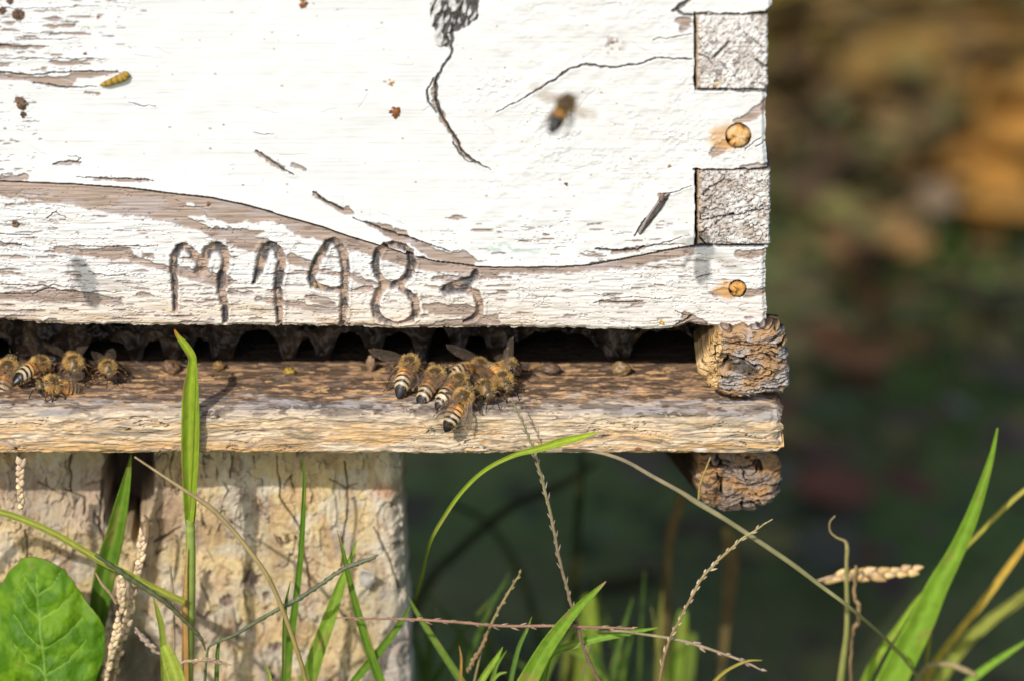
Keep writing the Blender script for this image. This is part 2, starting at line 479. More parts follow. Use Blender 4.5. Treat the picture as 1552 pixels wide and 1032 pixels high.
# bare patches: polyline, half width
BARE = [
    z2([(478, 370, 2.5), (468, 440, 3.5), (495, 505, 4), (545, 590, 2.5), (590, 680, 3), (650, 735, 2)]),
    z1([(200, 118, 2), (260, 122, 3), (330, 120, 2.5)]), z1([(0, 212, 2.2), (120, 216, 3), (200, 216, 2)]),
    z1([(240, 285, 3.4), (330, 285, 3.2), (420, 268, 1.2)]), z1([(0, 295, 2.4), (40, 298, 2)]),
    z1([(0, 345, 4), (100, 350, 4.5), (220, 368, 7), (310, 372, 8), (330, 345, 5), (420, 335, 5), (540, 327, 1.4)]),
    z1([(390, 420, 1.6), (440, 428, 2)]), z1([(0, 806, 4.4), (60, 806, 4.6), (112, 803, 5.5)]),
    z1([(250, 740, 2), (310, 738, 3.6), (365, 736, 1.6)]), z1([(430, 806, 1.6), (560, 812, 2.8), (670, 816, 2.4)]),
    z1([(1165, 685, 2), (1230, 735, 3.2), (1290, 770, 2.4)]), z1([(1320, 742, 2.4), (1380, 770, 2.6)]),
    z1([(1425, 880, 2.6), (1490, 920, 3.4), (1552, 948, 3.2)]), z5([(640, 300, 5), (690, 310, 7), (720, 320, 4)]),
    z5([(800, 375, 2), (870, 400, 5), (930, 430, 8), (1000, 455, 9), (1060, 480, 5), (1120, 520, 7), (1190, 560, 8), (1290, 590, 8), (1360, 590, 12), (1420, 610, 7)]),
    z5([(900, 500, 3), (960, 508, 5), (1020, 520, 5), (1060, 545, 3)]),
    z2([(640, 735, 2), (665, 738, 2)]),
    z4([(340, 540, 5), (430, 548, 4.5), (560, 560, 6), (660, 560, 11), (750, 555, 9), (800, 600, 5), (900, 630, 4), (1000, 655, 4.5), (1100, 670, 9), (1200, 700, 10), (1320, 730, 11)]),
    z4([(840, 568, 3), (900, 572, 3)]), z4([(0, 505, 2.4), (120, 512, 1.8)]), z4([(1280, 440, 9), (1400, 465, 6), (1480, 490, 6), (1552, 510, 9)]),
    z4([(0, 810, 4), (120, 815, 7), (300, 800, 10), (420, 810, 9), (560, 830, 8), (700, 850, 5)]),
    z5([(0, 490, 6), (80, 520, 6), (160, 545, 4)]), z5([(350, 590, 7), (400, 610, 8), (470, 630, 6)]),
    z5([(690, 690, 3), (780, 720, 4), (860, 745, 3)]), z5([(450, 820, 3), (540, 840, 7), (600, 860, 4)]), z5([(150, 830, 4), (320, 860, 4), (520, 890, 6), (620, 900, 5)]),
    z5([(1130, 870, 4), (1220, 890, 8), (1400, 900, 9), (1440, 905, 6)]), z5([(1200, 700, 3), (1552, 700, 3)]), z5([(1120, 600, 6), (1240, 640, 5), (1552, 670, 6)]),
    z5([(0, 790, 3), (110, 800, 3)]), z5([(1120, 995, 4), (1300, 970, 5), (1552, 950, 7)]),
    z6([(575, 110, 4), (620, 80, 8), (680, 50, 8)]), z3([(650, 880, 4), (720, 870, 6), (800, 820, 8), (860, 770, 8)]),
    z6([(0, 655, 5), (120, 648, 8), (240, 630, 7), (300, 620, 5), (430, 600, 4)]), z6([(590, 798, 4), (640, 790, 8), (680, 800, 5)]), z6([(750, 790, 7), (830, 785, 5)]),
    z6([(700, 595, 5), (760, 600, 6), (830, 590, 5)]), z6([(720, 180, 2), (780, 165, 3), (840, 165, 3)]), z6([(30, 832, 2), (220, 833, 2.4)]),
    z6([(440, 900, 5), (470, 920, 7), (540, 945, 5), (420, 950, 5)]), z6([(100, 585, 3), (240, 565, 3.5)]),
    z6([(330, 310, 4), (345, 320, 5)]), z3([(250, 160, 6), (290, 170, 8), (270, 220, 5)]),
]


def front_axes():
    u = np.concatenate([np.arange(-1230, -60, 26), np.arange(-60, -4, 8), np.arange(-4, 1165.01, 1.0)])
    v = np.concatenate([np.arange(-308, -100, 16), np.arange(-100, -4, 8), np.arange(-4, 497.01, 1.0)])
    return u, v


U, V = front_axes()
UU, VV = np.meshgrid(U, V)
X = UU * interp(RIGHT, VV) / 1165.0
X = np.where(UU > 900, UU + (UU - 900) / 265.0 * (interp(RIGHT, VV) - 1165), UU) + 0.0
jag = (fbm(VV / 5, VV * 0 + 3, 3, 5) - .5) * 3.5
X = X + sst(1150, 1165, UU) * jag
Y_ = np.where(VV > 440, VV + (VV - 440) / 57.0 * (interp(BOTTOM, X) - 497), VV)
Y_ = Y_ + sst(485, 497, VV) * (fbm(UU / 9, UU * 0 + 1, 3, 8) - .5) * 5

# warped coordinates for torn edges
wx = X + (fbm(X / 14, Y_ / 7, 4, 1) - .5) * 11
wy = Y_ + (fbm(X / 11, Y_ / 5, 4, 2) - .5) * 6.5 + (fbm(X / 4, Y_ / 3, 2, 12) - .5) * 2
cx = X + (fbm(X / 9, Y_ / 9, 3, 21) - .5) * 5
cy = Y_ + (fbm(X / 9, Y_ / 9, 3, 22) - .5) * 5

seam_y = np.interp(X, [p[0] for p in SEAM], [p[1] for p in SEAM])
below = (Y_ > seam_y)
low_x = [-700, -200, 0, 77, 110, 127, 180, 215, 258, 304, 330, 361, 400, 440, 480, 520, 560, 600, 650, 700, 760, 850, 950, 1052]
low_y = [300, 290, 296, 304, 308, 313, 324, 327, 336, 349, 360, 368, 352, 354, 362, 372, 384, 398, 410, 414, 412, 414, 404, 384]
band_low = np.interp(X, low_x, low_y)
bare = np.zeros(X.shape)
bare = np.maximum(bare, (below & (wy < band_low + 2) & (X < 1052)).astype(float))
# white remnants inside the band
for rem in (z5([(0, 395, 3), (80, 400, 6), (200, 400, 9), (300, 430, 9), (380, 470, 5)]), z4([(1110, 345, 3), (1190, 360, 5), (1250, 385, 7), (1330, 400, 5)]),
            z1([(850, 925, 2), (880, 930, 3)])):
    d, w = linedist(wx, wy, rem); bare[(d < w)] = 0
for b in BARE:
    d, w = linedist(wx, wy, b)
    bare[d < w] = 1
# scattered small flakes: streaky, more of them low on the board and at upper left
zone = .25 * sst(90, 0, X) + .55 * sst(0, 1, np.where(below, 1.0, 0)) * (0.5 + .5 * sst(330, 480, Y_)) + .35 * sst(260, 120, X) * sst(150, 60, Y_) \
    + .3 * sst(300, 380, Y_) * sst(600, 750, X)
zone = np.clip(zone, 0, .75) * (1 - .7 * sst(700, 820, X) * below)
fl = fbm(X / 34, Y_ / 4.2, 4, 31)
bare[(fl > .76 - .16 * zone) & (zone > .05)] = 1
# patina: thin, nearly level splits in the paint
ed = np.abs(fbm(X / 55 + .3 * fbm(X / 20, Y_ / 20, 2, 4), Y_ / 4.4, 3, 41) - .5)
ex = fbm(X / 30, Y_ / 12, 3, 43)
split = ((ed < .012) & (ex > .56 - .22 * zone) & (zone > .08)).astype(float)
ed2 = np.abs(fbm(X / 26, Y_ / 3.0, 3, 46) - .5)
split = np.maximum(split, ((ed2 < .016) & (fbm(X / 24, Y_ / 10, 2, 47) > .50) & below & (Y_ > band_low)).astype(float))

P = 1 - bare
Pb = P.copy()
for _ in range(2):
    Pb[1:-1, 1:-1] = (Pb[1:-1, 1:-1] * 4 + Pb[:-2, 1:-1] + Pb[2:, 1:-1] + Pb[1:-1, :-2] + Pb[1:-1, 2:]) / 8
h = .30 * Pb
h += (fbm(X / 90, Y_ / 60, 3, 50) - .5) * .9
h += (fbm(X / 160, Y_ / 2.6, 2, 51) - .5) * .10 * Pb                      # brush marks
h += (fbm(X / 60, Y_ / 2.2, 3, 52) - .5) * .42 * (1 - Pb)                 # bare grain
lump = sst(640, 760, X) * sst(330, 250, Y_) * sst(.45, .75, fbm(X / 60, Y_ / 40, 3, 53))
h += lump * (fbm(X / 5, Y_ / 4, 3, 54) - .5) * .55
h += sst(640, 800, X) * (fbm(X / 22, Y_ / 14, 3, 55) - .5) * .5
low = below & (Y_ > band_low)
h += low * (fbm(X / 28, Y_ / 3.0, 3, 56) - .5) * .45 * Pb
h -= split * .35

dark = np.zeros(X.shape)
dark = np.maximum(dark, split * .40)
# edges of flakes hold grime
gy, gx = np.gradient(Pb)
edge = np.clip(np.hypot(gx, gy) * 2.2, 0, 1)
edge_top = np.clip(-gy * 3.2, 0, 1)
dark = np.maximum(dark, edge * .15 + edge_top * .42)

d, w = linedist(cx * .25 + X * .75, cy * .15 + Y_ * .85, SEAM)
tip = (d < w * .95)
h -= 2.2 * sst(w * 1.3, w * .5, d)
dark = np.maximum(dark, sst(w * 1.3, w * .7, d))
h += np.where(~below, .55 * np.exp(-np.abs(d) / 26), 0) * (X < 1052)     # the upper lip stands proud
for c in CRACKS:
    d, w = linedist(cx, cy, c)
    w = w * (0.75 + .6 * fbm(X / 6, Y_ / 6, 2, 60))
    h -= 1.1 * sst(w * 1.5, w * .3, d)
    dark = np.maximum(dark, sst(w * 1.35, w * .55, d) * .95)
    h += .16 * np.exp(-(d / (w + 3)) ** 2)

carve = np.zeros(X.shape)
lx = X + (fbm(X / 5, Y_ / 3, 3, 63) - .5) * 3.6
ly = Y_ + (fbm(X / 5, Y_ / 5, 3, 64) - .5) * 3
burn = np.zeros(X.shape)
for c in LETTERS:
    d, w = linedist(lx, ly, c)
    w = w * (1.12 + .35 * fbm(X / 7, Y_ / 7, 2, 66)); carve = np.maximum(carve, sst(w * 1.15, w * .62, d))
    h += .22 * np.exp(-((d - w * 1.5) / 2.2) ** 2) * (d < 20)
h -= carve * (1.15 + .6 * fbm(X / 8, Y_ / 8, 2, 65))
# knot, top centre
kx = X + (fbm(X / 12, Y_ / 16, 3, 70) - .5) * 22
ky = Y_
kn = (((kx - 688) / 37) ** 2 + ((ky + 2) / 52) ** 2 < 1)
d, w = linedist(kx, ky, [(668, 40, 12), (672, 60, 10), (680, 72, 4)]); kn |= d < w
kr = np.abs(fbm(X / 9 + Y_ / 22, Y_ / 24 - X / 30, 5, 71) - .5) * 2 - .12 * sst(675, 700, X + Y_ * .2)
kdark = kn * sst(.26, .08, kr)
h += kn * (fbm(X / 7, Y_ / 14, 3, 72) - .5) * 1.6
h -= kdark * .7
dark = np.maximum(dark, kdark * 1.0)

# colour
col = np.zeros(X.shape + (3,)) + np.array((.77, .77, .765))
warm = sst(560, 1050, X) * .6 + .25 * fbm(X / 200, Y_ / 120, 3, 80)
col = mixc(col, (.755, .735, .705), np.clip(warm, 0, 1))
col = col * (1 + (fbm(X / 120, Y_ / 5, 3, 81) - .5) * .07)[..., None]
lowst = sst(400, 490, Y_ + (fbm(X / 90, Y_ / 14, 3, 82) - .5) * 40) * (1 - .65 * sst(650, 950, X))
streak = fbm(X / 70, Y_ / 4, 3, 83)
col = mixc(col, (.68, .55, .41), np.clip(lowst * (.35 + .9 * streak), 0, .85))
col = mixc(col, (.70, .64, .60), low * .45 * sst(.4, .62, fbm(X / 80, Y_ / 7, 4, 87)))
col = mixc(col, (.50, .36, .22), np.clip(lowst * sst(.58, .75, fbm(X / 50, Y_ / 4, 3, 84)) * sst(455, 485, Y_), 0, .7))
col = mixc(col, (.62, .56, .52), low * sst(.52, .72, fbm(X / 40, Y_ / 5, 3, 85)) * .35)
bc = np.zeros(col.shape) + np.array((.385, .29, .235))
bc = bc * (.72 + .56 * fbm(X / 50, Y_ / 3, 4, 90))[..., None]
bc = mixc(bc, (.46, .40, .39), .6 * sst(.5, .7, fbm(X / 40, Y_ / 14, 3, 91)))
bc = mixc(bc, (.15, .12, .105), .55 * sst(.62, .74, fbm(X / 24, Y_ / 4, 4, 92)))
col = col * Pb[..., None] + bc * (1 - Pb[..., None])
cc = np.zeros(col.shape) + np.array((.40, .29, .22))
cc = mixc(cc, (.10, .09, .09), sst(.40, .58, fbm(X / 12, Y_ / 14, 4, 95)))
col = mixc(col, (.36, .30, .26), np.clip(sst(11, 3, linedist(lx, ly, sum([], [(0, 0, 1), (1, 1, 1)]))[0]), 0, 1) * 0)
col = mixc(col, cc, carve)
kcol = np.zeros(col.shape) + np.array((.48, .45, .43))
col = np.where((kn & (P > 0))[..., None], col * .35 + kcol * .65, col)
col = mixc(col, (.028, .024, .023), np.clip(dark, 0, 1) * .93)
# rust bleeding round the nails, grey-green bloom, ink-blue bruise
NAILS = [(1119, 206, 18.5), (1118, 438, 12.5)]
for nx, ny, nr in NAILS:
    dd = np.hypot((X - nx + 14 + (fbm(X / 9, Y_ / 9, 2, 96) - .5) * 16) / 1.5, (Y_ - ny - 1))
    col = mixc(col, (.62, .33, .10), .75 * sst(nr * 1.45, nr * .7, dd))
    dn = np.hypot(X - nx, Y_ - ny)
    h -= 1.4 * (dn < nr + 1.0)
    col = mixc(col, (.03, .02, .015), (dn < nr + 1.2) & (dn > nr - 3))
gb = sst(.50, .7, fbm(X / 14, Y_ / 6, 3, 97)) * np.exp(-(((X - 775) / 45) ** 2 + ((Y_ - 378) / 13) ** 2))
col = mixc(col, (.32, .44, .38), gb * .8)
st_ = np.exp(-(((X - 930) / 14) ** 2 + ((Y_ - 68) / 13) ** 2)) * sst(.45, .6, fbm(X / 6, Y_ / 6, 3, 98))
col = mixc(col, (.22, .12, .08), st_)
sp = sst(.30, .16, np.abs(fbm(X / 9, Y_ / 9, 2, 99) - .2)) * 0
# tiny scattered specks
rnd = np.random.RandomState(3)
for _ in range(230):
    sx_, sy_ = rnd.uniform(0, 1160), rnd.uniform(0, 495)
    r_ = rnd.uniform(.6, 1.7)
    m = (np.abs(X - sx_) < 6) & (np.abs(Y_ - sy_) < 6)
    dd = np.hypot((X[m] - sx_) / rnd.uniform(.8, 2), Y_[m] - sy_)
    c0 = col[m]; k_ = sst(r_ * 1.3, r_ * .5, dd)[:, None] * .8
    col[m] = c0 * (1 - k_) + np.array([(.12, .08, .05), (.35, .22, .12), (.3, .28, .27)][rnd.randint(3)]) * k_
sc_rnd = np.random.RandomState(9)
for _ in range(26):                                     # faint dents and hair scratches
    x0, y0 = sc_rnd.uniform(0, 1100), sc_rnd.uniform(0, 340)
    a = sc_rnd.normal(0, .5); L_ = sc_rnd.uniform(8, 46)
    d, w = linedist(cx, cy, [(x0, y0, .5), (x0 + L_ * math.cos(a), y0 + L_ * math.sin(a), .3)], 8)
    h -= .12 * sst(1.8, .3, d); col = mixc(col, (.55, .51, .48), sst(1.3, .3, d) * .35)

# notches for the finger joints of the side board
def notch(x, y):
    nx = x + (fbm(y / 9, y * 0, 2, 17) - .5) * 3
    a = (nx > 1052) & (y > 20.5 + 2.0 * np.sin(x / 17.0) - np.clip((x - 1130) / 40, 0, 1) * 3) & (y < 138)
    b = (nx > 1053) & (y > 256.5) & (y < 374)
    c = (nx > 1053) & (y < -98) & (y > -216)
    return a | b | c
nt_ = notch(X, Y_)
# edges round over
ro = sst(7, 0, (1165 - UU)) * .9 + sst(6, 0, (497 - VV)) * .8
h -= ro * (.6 + .8 * fbm(X / 10, Y_ / 10, 2, 18))
Yd = -h * MM
Yd[nt_] = .016
col[nt_] = (.03, .025, .02)
Pw = onY(X, Y_, 0.0)
FRONT_H = (X, Y_, Yd)
Pw[..., 1] = Yd
# wrap the board's right and bottom edges back 19 mm
nr_, nc_ = X.shape
back = Pw[:, -1].copy(); back2 = back.copy()
back[:, 1] += .004; back2[:, 1] = .019; back2[:, 0] -= .0004
Pw = np.concatenate([Pw, back[:, None], back2[:, None]], 1)
cA = np.concatenate([col, np.repeat(col[:, -1:] * .8, 2, 1)], 1)
bb = Pw[-1].copy(); bb2 = bb.copy(); bb[:, 1] = np.maximum(bb[:, 1] + .003, .003); bb[:, 2] += .0006; bb2[:, 1] = .019; bb2[:, 2] += .0006
Pw = np.concatenate([Pw, bb[None], bb2[None]], 0)
cA = np.concatenate([cA, np.repeat((cA[-1:] * .0 + np.array((.30, .22, .15))), 2, 0)], 0)
front = raw_mesh('front_board', Pw - H0, grid_quads(*Pw.shape[:2]), col=cA, mat=M_PAINT, parent=hive)
XL = float(Pw[:, 0, 0].mean()); XR = float(onY(1165, 300)[0]); ZT = float(onY(0, -308)[2])

# nails, heads a touch below the paint
for nx, ny, nr in NAILS:
    c = onY(nx, ny, -.0000); r = nr / 5790.
    mb = MB()
    rr = np.array([0.001, .4, .72, .9, 1.0, 1.0, .5])[:, None]; yy = np.array([-.55, -.6, -.5, -.3, 0.1, .6, .9])[:, None] * MM * (nr / 14)
    a = np.linspace(0, 2 * math.pi, 48, endpoint=False)[None]
    wob = 1 + .05 * np.sin(3 * a + nx) + .04 * np.sin(5 * a)
    gx_ = rr * np.cos(a) * wob; gz_ = rr * np.sin(a) * wob
    n_ = fbm(gx_ * 3 + 5, gz_ * 3 + 5, 4, int(nx))
    C = np.zeros(gx_.shape + (3,)) + np.array((.68, .33, .065))
    C = mixc(C, (.72, .50, .27), sst(.5, .68, n_) * (1.0 if nr > 15 else .4))
    C = mixc(C, (.14, .06, .02), sst(.42, .33, n_) + sst(.78, 1, rr + 0 * a) * .8)
    Pn = np.stack([gx_ * r, yy + (n_ - .5) * .0005 + 0 * a, gz_ * r], -1)
    mb.grid(Pn + c - H0, C, True)
    nl = mb.build('nail', M_RUST, hive)
    nl['label'] = 'large pale rusted nail head' if nr > 15 else 'small orange rusted nail head'


# end grain fingers of the side board + side board
def box_grid(x0, x1, y0, y1, depth, seed, style, wobble=2.0):
    xs = np.arange(x0, x1 + .01, 1.0); ys = np.arange(y0, y1 + .01, 1.0)
    A, B = np.meshgrid(xs, ys)
    ea = np.minimum(A - x0, x1 - A); eb = np.minimum(B - y0, y1 - B)
    X2 = A + sst(8, 0, x1 - A) * (fbm(B / 7, B * 0 + seed, 3, seed) - .4) * wobble * 2.2 + sst(6, 0, A - x0) * (fbm(B / 6, B * 0, 2, seed + 1) - .5) * wobble
    Y2 = B + sst(6, 0, eb) * (fbm(A / 8, A * 0, 2, seed + 2) - .5) * wobble
    e = np.minimum(ea, eb)
    hh = .2 - sst(3.5, 0, e) * .9
    ang = .9 if style == 0 else .25
    ax = A * math.cos(ang) - B * math.sin(ang); ay = A * math.sin(ang) + B * math.cos(ang)
    g1 = fbm(A / 3.2, B / 3.2, 3, seed + 4)
    C = np.zeros(A.shape + (3,)) + np.array((.68, .645, .61))
    C = C * (.82 + .34 * g1)[..., None]
    if style == 0:      # rough sawn, criss-cross strokes
        s1 = fbm(ax / 26, ay / 2.4, 3, seed + 5); s2 = fbm(ay / 22, ax / 2.6, 3, seed + 6)
        hh = hh + (s1 - .5) * .45 + (s2 - .5) * .22 + (g1 - .5) * 1.0
        C = mixc(C, (.40, .34, .31), .6 * sst(.55, .72, s1) * sst(.35, .6, fbm(A / 30, B / 30, 2, seed + 20))); C = mixc(C, (.42, .36, .33), .3 * sst(.57, .72, s2)); C = mixc(C, (.78, .76, .75), .7 * sst(.55, .7, fbm(A / 8, B / 8, 4, seed + 21)))
        C = mixc(C, (.16, .13, .12), sst(.60, .72, fbm(A / 7, B / 7, 4, seed + 7)) * .8)
        C = mixc(C, (.52, .34, .14), sst(.45, .62, fbm(A / 9, B / 9, 2, seed + 8)) * np.exp(-(((A - 1085) / 9) ** 2 + ((B - 126) / 9) ** 2)))
        for pl in (z3([(355, 400, 1.1), (410, 405, 1), (440, 420, .9), (480, 470, 1)]), z3([(360, 240, .6), (430, 345, .5)]), z3([(710, 240, .5), (850, 350, .5)]),
                   z3([(480, 430, 2), (600, 310, 2.2)]), z3([(800, 440, 2), (850, 480, 2.2), (885, 490, 3)])):
            d, w = linedist(A + (g1 - .5) * 4, B + (g1 - .5) * 4, pl); k = sst(w * 1.5, w * .5, d)
            hh = hh - k * .8; C = mixc(C, (.07, .055, .05), k * .85)
    else:               # crazed, blocky paint over end grain
        cells = []
        cr = np.abs(fbm(ax / 13, ay / 8, 3, seed + 9) - .5); cr2 = np.abs(fbm(ay / 9, ax / 15, 3, seed + 10) - .5)
        k = np.maximum(sst(.028, .006, cr), sst(.024, .005, cr2) * .9)
        hh = hh + (fbm(A / 5, B / 4, 3, seed + 11) - .5) * 1.1 - k * .8
        C = mixc(C, (.44, .36, .29), .85 * sst(.48, .68, fbm(A / 16, B / 12, 4, seed + 12)))
        C = mixc(C, (.75, .72, .70), .8 * sst(.56, .66, fbm(A / 6, B / 6, 3, seed + 14)))
        C = mixc(C, (.10, .075, .06), k * .8)
        for pl in (z6([(510, 432, 1.2), (560, 428, 1), (650, 408, 1.2), (720, 405, 1.2), (780, 385, 1.1), (855, 382, 1)]), z6([(525, 495, .8), (600, 450, 1), (650, 410, 1)]),
                   z6([(500, 480, 1.3), (520, 520, 1.5), (550, 555, 1.6)]), z6([(530, 310, 1.2), (575, 270, .9), (660, 230, .9)]), z6([(520, 420, 1), (548, 372, .8)])):
            d, w = linedist(A + (g1 - .5) * 5, B + (g1 - .5) * 5, pl); k = sst(w * 1.6, w * .5, d)
            hh = hh - k * 1.0; C = mixc(C, (.04, .03, .025), k)
    C = mixc(C, (.42, .36, .32), .5 * sst(.5, .66, fbm(A / 26, B / 26, 4, seed + 31)))
    C = mixc(C, (.42, .26, .12), sst(9, 1, A - x0) * .75)
    C = mixc(C, (.10, .07, .05), sst(2.2, .4, e) * .8)
    P_ = onY(X2, Y2, 0.0); P_[..., 1] = -hh * MM
    # ring back
    per = [P_[0, :-1], P_[:-1, -1], P_[-1, :0:-1], P_[:0:-1, 0]]
    pc = [C[0, :-1], C[:-1, -1], C[-1, :0:-1], C[:0:-1, 0]]
    ring = np.concatenate(per); rc = np.concatenate(pc)
    rb = ring.copy(); rb[:, 1] = depth
    return P_, C, np.stack([ring, rb]), np.stack([rc, rc * .7])


sb = MB()
for (x0, x1, y0, y1, sd, stl) in ((1054.6, 1164.5, 22.5, 136, 3, 0), (1056.5, 1168, 258.5, 372, 11, 1), (1055, 1166, -214, -100, 5, 0)):
    P_, C, Rg, Rc = box_grid(x0, x1, y0, y1, .0185, sd, stl)
    sb.grid(P_ - H0, C); sb.grid(Rg[::-1] - H0, Rc[::-1], True)
# the rest of the side board: a slab running back
def slab(mb, x0, x1, y0, y1, z0, z1, c, off=H0):
    q = [[(x0, y0, z0), (x1, y0, z0), (x1, y1, z0), (x0, y1, z0)], [(x0, y0, z1), (x1, y0, z1), (x1, y1, z1), (x0, y1, z1)]]
    mb.grid(np.array(q) - off, c, True)
    for zz in (z0, z1):
        mb.grid(np.array([[(x0, y0, zz), (x1, y0, zz)], [(x0, y1, zz), (x1, y1, zz)]]) - off, c)
slab(sb, XR - .0186, XR - .0004, .0192, 0.219, ZB + .001, ZT - .001, (.72, .70, .67))
sb.build('side_board', M_ENDGRAIN, hive)
lb = MB(); slab(lb, XL + .0004, XL + .0186, .0192, 0.219, ZB + .001, ZT - .001, (.72, .70, .67)); lb.build('side_board', M_PAINT, hive)
kb = MB(); slab(kb, XL, XR, .2192, .238, ZB, ZT - .001, (.74, .72, .70)); kb.build('back_board', M_PAINT, hive)
# lid
lm = MB(); slab(lm, XL - .012, XR + .006, -.004, .244, ZT + .0005, ZT + .008, (.55, .56, .57)); lm.build('lid', M_RUST, hive)

# comb hanging inside, seen through the entrance: scalloped lower edge
def comb(name, Y, px0, px1, holes, thick, colr, seed):
    xs = np.arange(px0, px1, 2.0)
    low_ = np.full(xs.shape, 566.0)
    for (x0, x1, topy) in holes:
        c_, w_ = (x0 + x1) / 2, (x1 - x0) / 2
        k = np.abs((xs - c_) / w_)
        low_ = np.where(k < 1, np.minimum(low_, topy + (566 - topy) * np.clip(k, 0, 1) ** 3.4 + (fbm(xs / 12, xs * 0 + c_, 3, seed) - .5) * 12), low_)
    up = np.full(xs.shape, 470.0)
    t = np.linspace(0, 1, 40)[:, None]
    yy = up[None] * (1 - t) + low_[None] * t
    XX = np.broadcast_to(xs[None], yy.shape)
    A = onY(XX, yy, Y)
    n_ = fbm(XX / 20, yy / 14, 4, seed + 2)
    A[..., 1] += (n_ - .5) * .008
    Bk = A.copy(); Bk[..., 1] = Y + thick
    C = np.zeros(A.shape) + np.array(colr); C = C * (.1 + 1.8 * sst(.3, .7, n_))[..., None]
    mb = MB(); mb.grid(np.concatenate([A, Bk[::-1]]) - H0, np.concatenate([C, C[::-1] * .7]))
    return mb.build(name, M_WAX, hive)


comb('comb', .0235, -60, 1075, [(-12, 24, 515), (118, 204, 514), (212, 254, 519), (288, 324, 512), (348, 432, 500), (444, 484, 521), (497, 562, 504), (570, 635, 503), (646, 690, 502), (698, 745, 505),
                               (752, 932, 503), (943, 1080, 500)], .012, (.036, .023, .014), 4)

# ================================================================== HIVE FLOOR
stand = thing('hive_floor', 'weathered bare wood hive floor board whose front edge forms the landing step for the bees', 'landing board', tuple(onY(600, 650, -.008)))
S0 = np.array(stand.location)
FRONTY = -.0085
xs = np.concatenate([np.arange(-1230, -60, 26), np.arange(-60, 0, 8), np.arange(0, 1186.1, 1.0)])
# profile (Y mm, Z mm from ZF)
prof = [(238, 0), (120, 0), (60, 0), (40, 0)] + [(y, 0 - .0 * y) for y in np.arange(36, 6, -.30)]
prof += [(y, -0.9 * ((6 - y) / 14) ** 1.6) for y in np.arange(6, -6.6, -.24)]
a_ = np.linspace(0, 1, 16)[1:]
prof += [(-6.7 - 1.8 * math.sin(t * math.pi / 2), -.72 - 2.0 * (1 - math.cos(t * math.pi / 2))) for t in a_]
zb_ = float((onY(776, 687, FRONTY)[2] - ZF) * 1000)
prof += [(-8.5, z) for z in np.arange(-2.9, zb_ + 1.0, -.185)]
prof += [(-8.5 + 1.2 * math.sin(t * math.pi / 2) ** 2, zb_ + 1.0 - 1.0 * math.sin(t * math.pi / 2)) for t in np.linspace(0.1, 1, 8)]
prof += [(0, zb_ - .05), (40, zb_), (238, zb_)]
prof = np.array(prof)
tg = np.gradient(prof, axis=0); tg /= np.linalg.norm(tg, axis=1)[:, None]
nrm = np.stack([tg[:, 1], -tg[:, 0]], 1)        # outward
s_ = np.concatenate([[0], np.cumsum(np.linalg.norm(np.diff(prof, axis=0), axis=1))]); s_ -= s_[np.argmin(np.abs(prof[:, 0] + 8.5) + np.abs(prof[:, 1] + 2.9))]
XP, SS = np.meshgrid(xs, s_)                     # s: mm, 0 at the nosing, + down the face
PY = np.broadcast_to(prof[:, 0][:, None], XP.shape); PZ = np.broadcast_to(prof[:, 1][:, None], XP.shape)
sp_ = SS * 5.5                                   # in photo-like pixels
warpx = XP + (fbm(XP / 90, sp_ / 40, 2, 101) - .5) * 60
wv = sp_ + (fbm(XP / 160, sp_ / 40, 2, 102) - .5) * 16 + (fbm(XP / 30, sp_ / 8, 2, 108) - .5) * 5
g1 = fbm(warpx / 46, wv / 3.2, 4, 103)
g2 = fbm(warpx / 16, wv / 2.2, 3, 104)
cr = np.abs(fbm(warpx / 70, wv / 6, 3, 105) - .5)
ck = sst(.02, .004, cr) * sst(.52, .66, fbm(XP / 60, sp_ / 22, 3, 106))
fadeo = sst(45, 30, PY)
g3 = fbm(warpx / 9, wv / 1.5, 3, 109)
hh = (sst(14, 0, np.abs(sp_)) * (fbm(XP / 34, sp_ / 10, 3, 151) - .62) * 1.8) + ((g1 - .5) * .8 + (g2 - .5) * .5 + (g3 - .5) * .45 - ck * .9) * fadeo + (fbm(XP / 120, sp_ / 60, 3, 107) - .5) * 1.6 * sst(40, 0, np.abs(sp_ - 20))
face = sst(-4, 10, sp_)
C = np.zeros(XP.shape + (3,)) + np.array((.62, .50, .355))          # pale nosing
C = mixc(C, (.60, .375, .165), face * np.clip(sst(4, 50, sp_) * .8 + .3, 0, 1) * sst(.30, .56, fbm(XP / 140, sp_ / 18, 3, 110)))
C = mixc(C, (.66, .55, .41), face * sst(.56, .68, fbm(XP / 90, wv / 9, 3, 111)) * .7)
C = mixc(C, (.30, .24, .19), sst(.56, .70, fbm(warpx / 52, wv / 3.6, 4, 112)) * (.25 + .45 * face))
C = mixc(C, (.155, .14, .10), sst(.60, .70, fbm(warpx / 75, wv / 7, 4, 113)) * face * .75)
C = mixc(C, (.60, .38, .18), sst(.56, .70, fbm(warpx / 60, wv / 4.5, 3, 114)) * face * .55)
C = C * (.62 + .76 * g3)[..., None]
C = mixc(C, (.60, .36, .16), sst(.55, .68, fbm(warpx / 26, wv / 2.6, 4, 141)) * face * .6)
C = mixc(C, (.24, .19, .15), sst(.56, .68, fbm(warpx / 18, wv / 2.2, 4, 142)) * (.3 + .4 * face))
top = sst(4, -16, sp_ + (fbm(XP / 50, sp_ / 9, 3, 143) - .5) * 30)
C = mixc(C, (.36, .30, .255), top * .65 * (1 - .5 * fbm(XP / 60, sp_ / 8, 3, 115)))
C = mixc(C, (.29, .27, .275), top * sst(.46, .66, fbm(XP / 80, sp_ / 9, 3, 116)) * .8)
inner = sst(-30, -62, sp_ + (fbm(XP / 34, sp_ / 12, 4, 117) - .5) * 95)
C = mixc(C, (.36, .205, .10), inner * .85)
